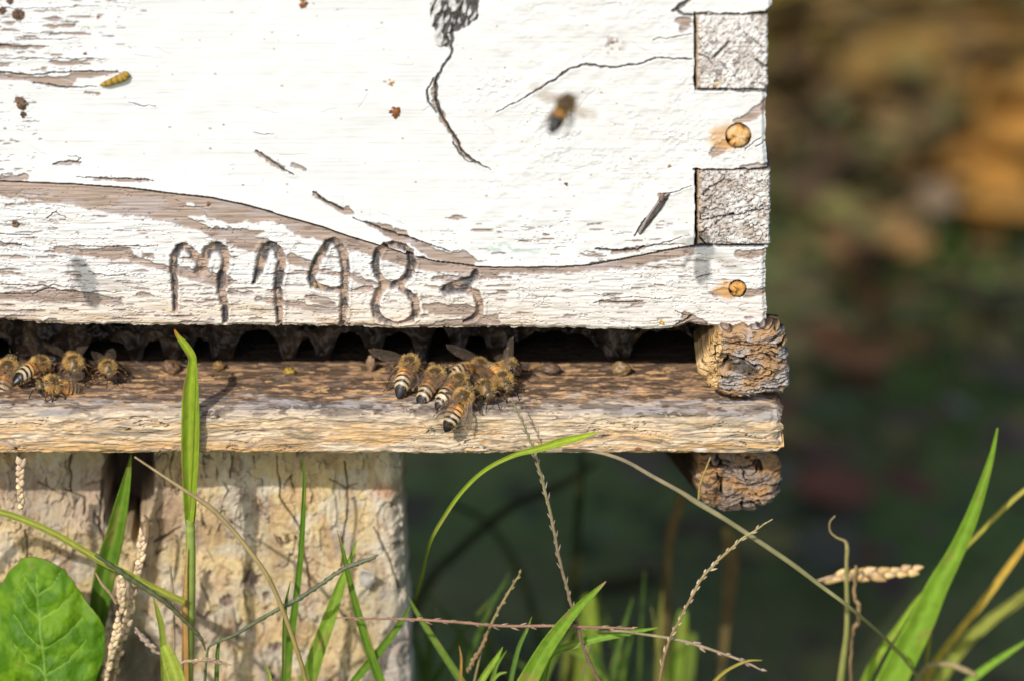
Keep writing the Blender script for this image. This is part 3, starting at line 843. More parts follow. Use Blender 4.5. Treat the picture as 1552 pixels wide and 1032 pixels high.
C = mixc(C, (.13, .10, .08), top * .75 * sst(.50, .60, fbm(XP / 42, sp_ / 13, 4, 161)))
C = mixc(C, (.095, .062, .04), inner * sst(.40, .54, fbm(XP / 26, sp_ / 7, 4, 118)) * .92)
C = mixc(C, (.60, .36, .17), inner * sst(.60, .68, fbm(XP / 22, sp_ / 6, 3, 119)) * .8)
dk = sst(.63, .74, fbm(XP / 20, sp_ / 7, 4, 121)) * sst(6, -14, sp_)
C = mixc(C, (.09, .065, .05), dk * .85)
for (bx, by, rx, ry) in ((320, -10, 20, 11), (430, -22, 40, 8), (775, -22, 46, 10), (480, -30, 26, 8), (1020, -8, 36, 6), (560, -26, 30, 6), (650, -20, 60, 10)):
    m = np.exp(-(((XP - bx) / rx) ** 2 + ((sp_ - by) / ry) ** 2) * 1.3) * (fbm(XP / 7, sp_ / 5, 3, 122) > .45)
    C = mixc(C, (.10, .08, .07), np.clip(m * 1.2, 0, .85))
C = mixc(C, (.045, .035, .03), ck * .85)
C = mixc(C, (.22, .22, .13), sst(62, 74, sp_) * .6 * (XP < 760))
C = mixc(C, (.80, .78, .76), np.exp(-(((XP - 1062) / 13) ** 2 + ((sp_ - 48) / 5) ** 2) * 1.6) * .8)
C = mixc(C, (.28, .12, .07), (np.hypot((XP - 968) / 1.7, sp_ - 47) < 3.4))
C = mixc(C, (.035, .026, .02), sst(20.5, 24, PY))  # shade inside the entrance, painted into the floor colour
bot = sst(74, 80, sp_)
C = mixc(C, (.20, .16, .12), bot)
# place: X from the pixel column at the front edge, real millimetres otherwise
C[(PY > 26)] = (.035, .026, .02)  # deeper part of the painted entrance shade
xw = onY(xs, 640, FRONTY)[:, 0]
XW = np.broadcast_to(xw[None], XP.shape).copy()
endw = sst(1160, 1186, XP)
XW += endw * (fbm(sp_ / 7, sp_ * 0 + 3, 3, 130) - .5) * .0022
hh -= endw * 1.2 * sst(.3, .8, fbm(XP / 9, sp_ / 9, 3, 131)) + sst(1178, 1186, XP) * 1.2
sag = (fbm(XP / 240, XP * 0, 2, 132) - .5) * .6 * face
Pf = np.stack([XW, (PY + nrm[:, 0][:, None] * (-hh) * -1 * 1.0) * MM, ZF + (PZ + sag + nrm[:, 1][:, None] * hh) * MM], -1)
# outward normal check: on the flat top nrm should be (0, +1)
if nrm[10, 1] < 0:
    nrm = -nrm
Pf[..., 1] = (PY + nrm[:, 0][:, None] * hh) * MM
Pf[..., 2] = ZF + (PZ + sag + nrm[:, 1][:, None] * hh) * MM
Pf[..., 0] = np.where(PY > 8, np.minimum(Pf[..., 0], XR - .0006), Pf[..., 0])
# close the right end
endc = Pf[:, -1:].copy(); endc[:, :, 0] -= .0015
mid = (Pf[:, -1:] * .25 + np.array([Pf[0, -1, 0] - .0003, 0, ZF + zb_ * .5 * MM]) * .75); mid[:, 0, 1] = Pf[:, -1, 1] * .9 + .001; mid[:, 0, 0] = Pf[:, -1, 0] - .0003
Pf = np.concatenate([Pf, mid], 1); C = np.concatenate([C, C[:, -1:] * .7], 1)
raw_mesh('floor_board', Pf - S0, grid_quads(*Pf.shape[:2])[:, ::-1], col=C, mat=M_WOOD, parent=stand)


def stub(name, outline, Yf, Yb, bulge, seed, base, darkc, warmc, mat, parent, origin, amp=2.2, shift=(0, 0), n=420, capn=130, sx=34, sy=5, roundness=.35, xmax=None, backshade=0.0):
    """rough wood end: outline in photo points, front face at Yf, running back to Yb (metres)"""
    o = np.array(outline + [outline[0]], float)
    seg = np.concatenate([[0], np.cumsum(np.hypot(*np.diff(o, axis=0).T))])
    t = np.linspace(0, seg[-1], n, endpoint=False)
    ox = np.interp(t, seg, o[:, 0]); oy = np.interp(t, seg, o[:, 1])
    for _ in range(6):
        ox = (np.roll(ox, 1) + 2 * ox + np.roll(ox, -1)) / 4; oy = (np.roll(oy, 1) + 2 * oy + np.roll(oy, -1)) / 4
    mx_, my_ = ox.mean(), oy.mean()
    ox = ox + (fbm(oy / 5, ox / 14, 3, seed) - .5) * 7; oy = oy + (fbm(ox / 12, oy / 5, 3, seed + 1) - .5) * 4
    rr = np.linspace(0.004, 1, capn)[:, None]
    ax = mx_ + (ox - mx_)[None] * rr; ay = my_ + (oy - my_)[None] * rr
    # ragged face
    wy_ = ay + (fbm(ax / 40, ay / 30, 2, seed + 2) - .5) * 22
    n1 = fbm(ax / sx, wy_ / sy, 5, seed + 3); n2 = fbm(ax / 6, wy_ / 2.6, 4, seed + 4)
    ckk = np.abs(fbm(ax / (sx * 1.1), wy_ / (sy * 1.9), 3, seed + 5) - .5)
    ck_ = sst(.05, .012, ckk) * sst(.36, .5, fbm(ax / 30, wy_ / 14, 2, seed + 6))
    hh_ = (n1 - .5) * amp + (n2 - .5) * amp * .75 - ck_ * amp * .85 + (fbm(ax / 45, ay / 30, 2, seed + 7) - .5) * amp * 1.3
    dome = bulge * (1 - np.clip(rr, 0, 1) ** 4) * 1000
    edge_ = np.clip((1 - rr) / roundness, 0, 1); dome = dome - 1.8 * (1 - np.sqrt(1 - (1 - edge_) ** 2 + 1e-9))
    P_ = onY(ax, ay, Yf); P_[..., 1] = Yf - (hh_ + dome) * MM
    Cc = np.zeros(ax.shape + (3,)) + np.array(base)
    Cc = mixc(Cc, warmc, sst(.42, .64, fbm(ax / 26, ay / 16, 3, seed + 8)))
    Cc = mixc(Cc, darkc, np.clip(sst(.56, .72, n1 * .0 + fbm(ax / sx, wy_ / sy, 4, seed + 9)) * .8 + ck_ * .95, 0, 1))
    # sweep back
    L_ = [P_]; LC = [Cc]
    Pe = P_[-1]
    for k, d_ in enumerate(np.concatenate([np.linspace(.0006, .012, 12), np.linspace(.02, Yb - Yf, 8)])):
        q = Pe.copy(); q[:, 1] = np.maximum(Pe[:, 1] + d_, Yf + d_ * .9)
        nn = fbm(ox / 6, oy / 6 + d_ * 60, 3, seed + 10) - .5
        cxw = Pe.mean(0)
        rad = q - np.array([cxw[0], 0, cxw[2]]); rad[:, 1] = 0
        q = q + rad / (np.linalg.norm(rad, axis=1)[:, None]) * (nn * amp * .7 * MM)[:, None]
        q[:, 0] += shift[0] * d_; q[:, 2] += shift[1] * d_
        if xmax is not None and d_ > .004:
            q[:, 0] = np.minimum(q[:, 0], xmax)
        L_.append(q[None]); LC.append((Cc[-1] * (.8 + .5 * nn)[:, None] * (1 - backshade * min(1, d_ / .005)))[None])  # flanks darken going back: shade painted into their colour
    Pall = np.concatenate(L_); Call = np.concatenate(LC)
    mb = MB(); mb.grid(Pall - origin, Call, True)
    return mb.build(name, mat, parent)


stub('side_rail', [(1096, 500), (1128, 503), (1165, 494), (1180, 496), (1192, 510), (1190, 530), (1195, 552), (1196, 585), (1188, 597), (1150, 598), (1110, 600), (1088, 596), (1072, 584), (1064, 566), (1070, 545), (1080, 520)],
     -.0045, .235, .0012, 41, (.40, .355, .32), (.045, .03, .022), (.40, .25, .13), M_DARKWOOD, stand, S0, amp=2.8, shift=(0, 0), roundness=.36, xmax=XR - .0006, backshade=.75)
# propolis crust on the inner corner of the rail
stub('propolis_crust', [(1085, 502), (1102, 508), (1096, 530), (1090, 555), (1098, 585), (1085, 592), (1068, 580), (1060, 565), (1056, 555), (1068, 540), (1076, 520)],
     -.0042, .012, .0015, 57, (.50, .30, .11), (.10, .06, .03), (.62, .42, .20), M_WAX, stand, S0, amp=1.8, sx=8, sy=6, shift=(0, 0), backshade=.7, roundness=.5)
xl = onY(-1230, 550, 0)[0]
lr = MB(); slab(lr, xl, xl + .02, -.004, .22, ZF + .0006, ZB - .0004, (.45, .38, .30), S0); lr.build('side_rail', M_DARKWOOD, stand)
br = MB(); slab(br, xl + .021, XR, .221, .238, ZF + .0006, ZB - .0004, (.45, .38, .30), S0); br.build('back_rail', M_DARKWOOD, stand)
ZU = ZF + zb_ * MM

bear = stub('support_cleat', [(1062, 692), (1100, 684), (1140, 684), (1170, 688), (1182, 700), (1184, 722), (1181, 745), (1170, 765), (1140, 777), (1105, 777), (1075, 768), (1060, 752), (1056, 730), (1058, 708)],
     .004, .34, .002, 71, (.31, .235, .18), (.035, .025, .02), (.40, .235, .11), M_DARKWOOD, None, np.zeros(3), amp=3.0, shift=(-.30, .0), sx=30, sy=6, roundness=.55, backshade=.9)
tag(bear, 'rough cracked brown timber bearer end sticking out under the right end of the landing board', 'timber bearer')

# ================================================================== POST
YP = .016
u = np.concatenate([np.arange(-420, -20, 16), np.arange(-20, 612.1, 1.0)])
v = np.concatenate([np.arange(655, 1036.1, 1.0), np.arange(1046, 2500, 24)])
A, B = np.meshgrid(u, v)
re = np.interp(B, [655, 690, 800, 900, 960, 1032, 2500], [604, 605, 608, 612, 616, 619, 640])
Xp = np.where(A > 500, 500 + (A - 500) / 112. * (re - 500), A) + sst(590, 612, A) * (fbm(B / 12, B * 0, 4, 201) - .5) * 12
w1 = A + (fbm(A / 50, B / 70, 3, 202) - .5) * 34; w2 = B + (fbm(A / 40, B / 40, 3, 203) - .5) * 30
g = fbm(w1 / 5, w2 / 42, 4, 204); g2 = fbm(A / 22, B / 26, 5, 205); g3 = fbm(A / 4, B / 4, 3, 206)
relief = (fbm(A / 150, B / 130, 2, 207) - .5) * 4.5 + (g2 - .5) * .9 + (g - .5) * .6 + (g3 - .5) * .45
crk = np.abs(fbm(w1 / 24, w2 / 90, 3, 208) - .5)
ck = sst(.018, .003, crk) * sst(.47, .6, fbm(A / 60, B / 60, 3, 209))
crk2 = np.abs(fbm(w1 / 30, w2 / 22, 3, 210) - .5)
ck = np.maximum(ck, sst(.014, .003, crk2) * sst(.52, .62, fbm(A / 45, B / 45, 3, 211)))
POSTCR = [
    [(110, 690, 1.2), (104, 740, 1), (112, 770, .6)], [(38, 800, 1), (42, 870, 1.4), (36, 960, 1)], [(420, 690, 1), (425, 750, 1.2), (455, 800, 1.2), (465, 850, 2), (470, 900, 1)],
    [(525, 700, 1.2), (527, 760, 1), (520, 860, 1.2)], [(570, 800, .8), (595, 860, 1.2), (606, 900, 1)], [(235, 825, 2), (255, 810, 2), (275, 800, 1)],
    [(95, 745, .8), (130, 760, 1.6), (125, 780, 1.2)], [(60, 735, 1), (100, 755, .8)], [(80, 865, .8), (98, 868, 1.4)], [(352, 690, 1), (350, 720, 1)], [(290, 690, .8), (292, 720, .8)],
    [(380, 850, .7), (372, 900, .7), (378, 960, .6)], [(500, 725, .8), (525, 742, 1.2), (545, 735, .8)], [(130, 740, 1), (155, 730, 1.4), (150, 800, 1.5), (160, 830, 1)]]
for c in POSTCR:
    d, w = linedist(A + (g2 - .5) * 12, B + (g2 - .5) * 8, c); ck = np.maximum(ck, sst(w * 1.6, w * .4, d))
relief -= ck * 1.6
# hollow rotted into the post
cvx = [(195, 640, 40), (198, 700, 38), (192, 750, 40), (184, 785, 26), (204, 800, 14), (208, 822, 6)]
d, w = linedist(A + (g2 - .5) * 16, B + (g2 - .5) * 16, cvx, 60)
cav = sst(w * 1.02, w * .62, d)
hook, hw = linedist(A, B, [(214, 770, 5), (222, 780, 5), (224, 800, 6), (222, 830, 7)])
relief -= cav * 24
relief += np.exp(-(np.abs(d - w * 1.05) / 9) ** 2) * .6
cr3 = sst(.5, .7, fbm(A / 30, B / 30, 3, 212))
C = np.zeros(A.shape + (3,)) + np.array((.66, .50, .26))
C = mixc(C, (.60, .48, .31), sst(.40, .64, fbm(w1 / 46, w2 / 60, 4, 213)))
C = mixc(C, (.44, .35, .28), sst(.52, .68, fbm(w1 / 60, w2 / 50, 4, 214)) * .85)
C = mixc(C, (.68, .60, .47), sst(.55, .7, fbm(A / 30, B / 34, 4, 215)) * .7)
C = mixc(C, (.52, .33, .17), sst(.58, .72, fbm(w1 / 26, w2 / 55, 4, 216)) * .55)
C = mixc(C, (.55, .53, .51), sst(540, 615, A) * .6)
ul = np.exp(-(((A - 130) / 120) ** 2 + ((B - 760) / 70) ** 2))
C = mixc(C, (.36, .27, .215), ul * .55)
C = mixc(C, (.42, .20, .10), np.exp(-(((A - 590) / 22) ** 2 + ((B - 745) / 12) ** 2)) * .8)
C = mixc(C, (.34, .22, .15), np.exp(-(((A - 255) / 26) ** 2 + ((B - 775) / 50) ** 2)) * .8)
C = mixc(C, (.27, .15, .10), sst(.62, .75, fbm(A / 9, B / 16, 3, 217)) * .4)
pits = [(381, 878, 14, 12), (344, 912, 11, 9), (418, 985, 12, 8), (403, 905, 5, 8), (404, 925, 4, 4), (60, 912, 6, 4), (318, 872, 4, 6)]
for (bx, by, rx, ry) in pits:
    m = sst(1.2, .6, np.hypot((A - bx) / rx, (B - by) / ry) + (fbm(A / 5, B / 5, 3, 218) - .5) * 1.1)
    C = mixc(C, (.24, .17, .14), m * .85); relief -= m * 1.0
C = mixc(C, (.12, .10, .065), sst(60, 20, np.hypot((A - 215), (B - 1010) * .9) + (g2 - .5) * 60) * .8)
pf = fbm(w1 / 30, w2 / 46, 5, 230); pl1 = sst(.50, .512, pf); pl2 = sst(.60, .61, fbm(w1 / 18, w2 / 30, 5, 231))
relief += (pl1 * .7 + pl2 * .3 - .5) * (1 - cav)
pe = np.hypot(*np.gradient(pl1 * sst(.45, .6, fbm(A / 50, B / 50, 2, 232)) + .3 * pl2)); C = mixc(C, (.26, .20, .15), np.clip(pe * .7, 0, .4) * (1 - cav))
C = C * (1 - .16 * (1 - pl1))[..., None]
C = mixc(C, (.075, .06, .05), ck * .8)
C = mixc(C, (.075, .055, .042), cav * .93)
sm = sst(590, 612, A); relief -= sm ** 2 * 3.0
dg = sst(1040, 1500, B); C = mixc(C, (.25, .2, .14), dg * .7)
Pp = onY(Xp, B, YP); Pp[..., 1] = YP - relief * MM + .0005
Pp[..., 2] = np.minimum(Pp[..., 2], ZU - .0006) if False else Pp[..., 2]
topm = Pp[..., 2] > ZU - .0008
Pp[..., 2] = np.where(topm, ZU - .0008, Pp[..., 2])
bk = Pp[:, -1].copy(); bk2 = bk.copy(); bk[:, 1] += .006; bk[:, 0] += .0006; bk2[:, 1] = .034; bk2[:, 0] += .001
fl_ = Pp[:, 0].copy(); fl_[:, 1] = .034
Pp = np.concatenate([fl_[:, None], Pp, bk[:, None], bk2[:, None]], 1); C = np.concatenate([C[:, :1], C, C[:, -1:], C[:, -1:] * .7], 1)
Pp[..., 2] = np.maximum(Pp[..., 2], GROUND - .03)
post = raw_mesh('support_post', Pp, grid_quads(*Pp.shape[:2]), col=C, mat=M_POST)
tag(post, 'broad cracked tan timber post with a dark hollow holding up the hive', 'post')
# twin post far left, out of frame, carries the other end
# ================================================================== BEES
GOLD = np.array((.82, .54, .17)); BRN = np.array((.09, .045, .02)); BLK = np.array((.011, .009, .008)); CREAM = np.array((.56, .43, .26)); ORG = np.array((.72, .33, .06))


def bee_profile(x):
    """half width, half height, centre height (mm) along the body"""
    K = np.array([
        (-7.2, .05, .05, 2.0), (-7.0, .45, .42, 2.05), (-6.5, .95, .9, 2.15), (-5.7, 1.42, 1.32, 2.35), (-4.6, 1.85, 1.68, 2.6), (-3.4, 2.05, 1.88, 2.8), (-2.2, 2.08, 1.9, 2.95), (-1.1, 1.85, 1.7, 3.05),
        (-.4, 1.25, 1.2, 3.1), (-.05, .55, .55, 3.1), (.1, .50, .5, 3.1), (.35, 1.2, 1.2, 3.15), (.8, 1.75, 1.7, 3.3), (1.6, 2.1, 2.0, 3.4), (2.5, 2.1, 2.0, 3.4), (3.3, 1.75, 1.7, 3.25), (3.9, 1.15, 1.15, 3.0),
        (4.15, .6, .65, 2.9), (4.3, .75, .8, 2.85), (4.5, 1.35, 1.3, 2.7), (4.9, 1.72, 1.6, 2.55), (5.4, 1.72, 1.6, 2.4), (5.9, 1.35, 1.35, 2.2), (6.2, .85, .95, 2.05), (6.35, .1, .1, 2.0)])
    from_x = K[:, 0]
    return [np.interp(x, from_x, K[:, i]) for i in (1, 2, 3)]


def make_bee(name, label, group, seed=0, style='striped', wings='folded', legs='stand', droop=0.0, head_turn=0.0, head_nod=0.0, fur=1.0):
    rnd = np.random.RandomState(100 + seed)
    root = thing(name, label, 'bee', group=group)
    x = np.concatenate([np.linspace(-7.2, -.1, 120), np.linspace(0, 4.1, 60), np.linspace(4.2, 6.35, 44)])
    w, hgt, zc = bee_profile(x)
    ker = np.ones(5) / 5
    w = np.convolve(np.pad(w, 2, 'edge'), ker, 'valid'); hgt = np.convolve(np.pad(hgt, 2, 'edge'), ker, 'valid'); zc = np.convolve(np.pad(zc, 2, 'edge'), ker, 'valid')
    na = 56
    a = np.linspace(0, 2 * math.pi, na, endpoint=False)
    Xg = np.broadcast_to(x[:, None], (len(x), na)).copy(); Ag = np.broadcast_to(a[None], Xg.shape)
    # abdominal plates overlap like tiles
    seg = (-x) / 1.18
    tile = np.where((x < -.2), (seg % 1.0), 0)
    scale = 1 + np.where(x < -.2, .045 * (tile - .5), 0)
    cosA, sinA = np.cos(Ag), np.sin(Ag)
    r = 1.0 - .06 * np.abs(sinA) * np.abs(cosA)
    Yg = (w * scale)[:, None] * cosA * r; Zg = zc[:, None] + (hgt * scale)[:, None] * sinA * r
    C = np.zeros(Xg.shape + (3,)) + BLK
    up_ = np.clip(sinA * .5 + .5, 0, 1)
    si = np.floor(seg).astype(int)
    for i in range(len(x)):
        if x[i] < -.15:
            s_i = si[i]; t = tile[i]
            jag_ = .06 * np.sin(a * 5 + s_i * 2 + seed)
            tt = t + jag_
            if style == 'striped':
                band = {0: ORG * .9, 1: ORG, 2: ORG * .6 + CREAM * .4, 3: CREAM, 4: CREAM * .9, 5: BLK * 2}.get(s_i, BLK)
                frac = {0: .9, 1: .70, 2: .56, 3: .52, 4: .46, 5: .1}.get(s_i, 0)
            elif style == 'pale':
                band = {0: ORG, 1: ORG * 1.05, 2: ORG * .5 + CREAM * .5, 3: CREAM * 1.1, 4: CREAM * 1.15, 5: CREAM * .6}.get(s_i, BLK)
                frac = {0: .9, 1: .78, 2: .6, 3: .58, 4: .6, 5: .3}.get(s_i, 0)
            else:   # dark tailed
                band = {0: ORG * .8, 1: ORG * .85, 2: ORG * .7}.get(s_i, BLK)
                frac = {0: .78, 1: .66, 2: .34}.get(s_i, 0)
            lo = sst(frac + .06, frac - .06, tt)
            C[i] = BLK * (1 - lo[:, None]) + np.asarray(band) * lo[:, None]
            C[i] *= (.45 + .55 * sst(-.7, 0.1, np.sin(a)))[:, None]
        elif x[i] < 4.1:
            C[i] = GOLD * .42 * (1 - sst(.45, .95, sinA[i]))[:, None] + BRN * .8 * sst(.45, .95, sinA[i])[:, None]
        else:
            C[i] = BLK * 2.2 + GOLD * .10
            k = sst(5.7, 6.2, x[i])
            C[i] = C[i] * (1 - k) + BRN * 1.2 * k
    P = np.stack([Xg, Yg, Zg], -1)
    n_ = fbm3(Xg * 2, Yg * 2, Zg * 2, 3, seed)
    C = C * (.75 + .5 * n_)[..., None]

    def bend(V):
        V = np.asarray(V, float).copy()
        sh = V.shape; V = V.reshape(-1, 3)
        m = V[:, 0] < 0                                  # droop the abdomen about the waist
        t = np.clip(-V[:, 0] / 7.2, 0, 1); ang = droop * t * m
        dx = V[:, 0]; dz = V[:, 2] - 3.1
        V[:, 0] = np.where(m, dx * np.cos(ang) + dz * np.sin(ang) * -1 * -1, dx)
        V[:, 2] = np.where(m, 3.1 + dz * np.cos(ang) + dx * np.sin(ang), V[:, 2])
        m = V[:, 0] > 3.95
        k = sst(3.95, 4.5, V[:, 0])
        a1 = head_turn * k; a2 = head_nod * k
        dx = V[:, 0] - 4.1; dy = V[:, 1]
        V[:, 0] = np.where(m, 4.1 + dx * np.cos(a1) - dy * np.sin(a1), V[:, 0]); V[:, 1] = np.where(m, dx * np.sin(a1) + dy * np.cos(a1), V[:, 1])
        dx = V[:, 0] - 4.1; dz = V[:, 2] - 2.9
        V[:, 0] = np.where(m, 4.1 + dx * np.cos(a2) + dz * np.sin(a2), V[:, 0]); V[:, 2] = np.where(m, 2.9 + dz * np.cos(a2) - dx * np.sin(a2), V[:, 2])
        return V.reshape(sh) * MM
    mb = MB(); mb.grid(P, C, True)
    # legs
    LEG = {'stand': [(3.0, 1.0, ((3.2, 1.0, 2.0), (4.0, 2.6, 2.7), (4.9, 3.5, 1.2), (5.3, 3.9, .15), (5.9, 4.3, .05))),
                     (2.0, 1.0, ((2.1, 1.1, 1.9), (2.2, 3.1, 2.9), (2.0, 4.5, 1.3), (1.8, 5.1, .15), (1.7, 5.9, .05))),
                     (1.0, 1.0, ((1.0, 1.1, 1.9), (-.5, 2.9, 3.1), (-2.2, 3.9, 1.6), (-3.3, 4.3, .2), (-4.2, 4.6, .05)))],
           'fly': [(3.0, 1.0, ((3.2, 1.0, 1.9), (3.9, 1.8, .7), (3.2, 2.2, -.5), (2.6, 2.3, -.9), (2.3, 2.2, -1.2))),
                   (2.0, 1.0, ((2.1, 1.1, 1.8), (2.2, 2.2, .4), (1.1, 2.9, -.9), (.5, 3.1, -1.4), (.1, 3.0, -1.8))),
                   (1.0, 1.0, ((1.0, 1.1, 1.8), (-.2, 2.6, .9), (-2.4, 3.3, -.2), (-3.9, 3.4, -.5), (-5.1, 3.2, -.9)))]}[legs]
    for k, (_, _, J) in enumerate(LEG):
        for sd in (-1, 1):
            jit = rnd.normal(0, .22, (5, 3)) * np.array([(0,), (.6,), (1,), (1,), (1,)]); jit[3:, 2] *= 0 if legs == 'stand' else 1
            pts = (np.array(J) + jit) * np.array((1, sd, 1))
            p = spline(pts, 26) * .35 + np.array([np.interp(np.linspace(0, 4, 26), range(5), pts[:, q]) for q in range(3)]).T * .65
            base = np.interp(np.linspace(0, 4, 26), [0, .4, 1, 1.5, 2.2, 3, 3.4, 4], [.28, .36, .24, .30, .36 if k == 2 else .24, .20, .15, .10])
            cl = np.array([BRN * 1.3 if q < 9 else (BRN * .6 if q % 7 else GOLD * .5) for q in range(26)])
            mb.tube(p, base, cl, 8)
    # antennae
    for sd in (-1, 1):
        p = np.array([(6.1, .35 * sd, 2.7), (6.8, .9 * sd, 3.3), (7.5, 1.3 * sd, 3.1), (8.1, 1.6 * sd, 2.2), (8.5, 1.8 * sd, 1.5)]) + rnd.normal(0, .12, (5, 3))
        mb.tube(spline(p, 16), .13, BLK * 1.5, 6)
    mb.build('body', M_BEE, root, xf=bend)
    for sd in (-1, 1):
        e = MB(); e.ball((5.25, 1.32 * sd, 2.65), (.62, .52, 1.12), BLK * .9, 14)
        e.build('eye', M_EYE, root, xf=bend)
    # coat of hairs
    nh = int(3000 * fur)
    f = MB()
    hx = np.concatenate([rnd.uniform(.3, 3.65, int(nh * .62)), rnd.uniform(4.5, 5.9, int(nh * .05)), -.15 - np.abs(rnd.normal(0, .8, int(nh * .12))), rnd.uniform(-6.2, -.6, int(nh * .06))])
    ang = rnd.uniform(0, 2 * math.pi, len(hx)); ang = np.where(rnd.rand(len(hx)) < .6, np.abs(ang % math.pi), ang)
    ww, hh_, zz = bee_profile(hx)
    base = np.stack([hx, ww * .98 * np.cos(ang), zz + hh_ * .98 * np.sin(ang)], -1)
    nrm_ = np.stack([0 * hx, np.cos(ang), np.sin(ang)], -1)
    slope = np.where(hx > 2.1, .5, -.5) * np.where(hx < 0, 1.6, 1)
    dirv = nrm_ + np.stack([slope, 0 * hx, 0 * hx], -1) + rnd.normal(0, .35, base.shape)
    dirv /= np.linalg.norm(dirv, axis=1)[:, None]
    Lh = np.where(hx < -.9, .38, np.where(hx > 4.3, .38, .95)) * rnd.uniform(.6, 1.25, len(hx))
    centre_bald = (hx > .9) & (hx < 3.2) & (np.sin(ang) > .80)
    Lh = np.where(centre_bald, .3, Lh)
    side = np.cross(dirv, rnd.normal(0, 1, base.shape)); side /= np.linalg.norm(side, axis=1)[:, None]
    wd = .055
    T3 = np.stack([base - side * wd, base + side * wd, base + dirv * Lh[:, None]], 1)
    hc = np.where(rnd.rand(len(hx), 1) < .7, GOLD * 1.1, CREAM * 1.05)
    if style == 'dark': hc = hc * (.45 if legs == 'fly' else .8)
    hc = hc * rnd.uniform(.6, 1.2, (len(hx), 1)); hc = np.where(centre_bald[:, None], hc * .4, hc)
    f.tris(T3, np.repeat(hc, 3, 0).reshape(-1, 3))
    f.build('fur', M_FUR, root, smooth=False, xf=bend)
    # wings: fore + hind on each side, membrane with veins
    POSE = {'folded': (math.radians(169), .06, .10), 'half': (math.radians(148), .18, .3), 'spread': (math.radians(100), .2, .15), 'up': (math.radians(128), 1.0, .5), 'down': (math.radians(150), -.28, .9)}
    for sd in (-1, 1):
        pz = wings[0 if sd < 0 else 1] if isinstance(wings, (tuple, list)) else wings
        yaw, lift, twist = POSE[pz]
        wm = MB()
        for which, (L_, W_, off, ya) in enumerate(((9.2, 3.1, 0, 0), (6.4, 2.1, -.7, .18))):
            tt = np.linspace(0, 1, 26)[:, None]; ss = np.linspace(-1, 1, 11)[None]
            chord = W_ * (.10 + .95 * np.sin(np.clip(tt, 0, 1) ** .8 * math.pi * .80) ** .9) * np.sqrt(np.clip(1 - tt ** 7, 0, 1))
            xx = tt * L_ + 0 * ss; cc_ = ss * chord * .5 - chord * .28 * tt
            zz_ = .12 * np.sin(ss * 9) * chord * .16 + .35 * tt ** 2 + .10 * np.sin(tt * 14 + ss * 3) * tt
            # local: span along +x, chord along y (leading edge = +)
            S = np.stack([xx, cc_, zz_], -1)
            Cw = np.zeros(S.shape) + np.array((.34, .27, .20))
            Cw = np.where((tt < .12)[..., None], Cw * .5, Cw)
            if pz == 'down': Cw = Cw * 2.2

            def wx_(V, ya=ya, off=off):
                V = V.copy()
                ct, st = math.cos(twist), math.sin(twist)
                V = np.stack([V[..., 0], V[..., 1] * ct - V[..., 2] * st, V[..., 1] * st + V[..., 2] * ct], -1)
                cl_, sl = math.cos(lift), math.sin(lift)
                V = np.stack([V[..., 0] * cl_ - V[..., 2] * sl, V[..., 1], V[..., 0] * sl + V[..., 2] * cl_], -1)
                yw = yaw + ya
                c_, s_i = math.cos(yw), math.sin(yw)
                # span swings from sideways (+y) towards the tail
                Xn = V[..., 0] * c_ + V[..., 1] * s_i; Yn = V[..., 0] * s_i - V[..., 1] * c_
                return np.stack([Xn + 2.2 + off, (Yn + 1.35) * sd, V[..., 2] + 4.9 - .15 * which], -1)
            wm.grid(wx_(S), Cw)
            for vv in (1.0, .55, .1, -.35, -.8):
                q = np.linspace(.02, .96 - .05 * abs(vv), 22)[:, None]
                ch = W_ * (.10 + .95 * np.sin(q ** .8 * math.pi * .80) ** .9) * np.sqrt(np.clip(1 - q ** 7, 0, 1))
                wig = .12 * np.sin(q * 9 + vv * 5)
                line = np.concatenate([q * L_, (vv * np.clip(q * 1.6, 0, 1) + wig * (vv < .9)) * ch * .5 - ch * .28 * q, .35 * q ** 2 + .02 + 0 * q], 1)
                wm.tube(wx_(line), .045 if vv < .9 else .075, (.12, .07, .04), 5)
        wm.build('wing', M_WING, root, xf=lambda V: V * MM)
    return root


def pose(root, T, fwd, up, scale=1.0):
    f = Vector(fwd).normalized(); u_ = Vector(up); s_i = u_.cross(f).normalized(); u2 = f.cross(s_i)
    M = Matrix((f, s_i, u2)).transposed().to_4x4()
    # thorax centre (2.3, 0, 3.3 mm) lands on T
    M = M @ Matrix.Scale(scale, 4)
    off = M @ Vector((2.3 * MM, 0, 3.3 * MM))
    root.matrix_world = Matrix.Translation(Vector(T) - off) @ M


def bee_between(root, th, tail, Yt, near=True, up=(0, -.35, .95), scale=1.06):
    """thorax and tail tip at two photo points; thorax at depth Yt mm"""
    T = onY(th[0], th[1], Yt * MM); L_ = 9.3 * MM * scale
    d = ray(*tail); d = d / np.linalg.norm(d)
    b = np.dot(T - _c, d); q = _c + d * b; dist = np.linalg.norm(T - q)
    off = math.sqrt(max(L_ ** 2 - dist ** 2, 0))
    p = _c + d * (b - off if near else b + off)
    pose(root, T, T - p, up, scale)


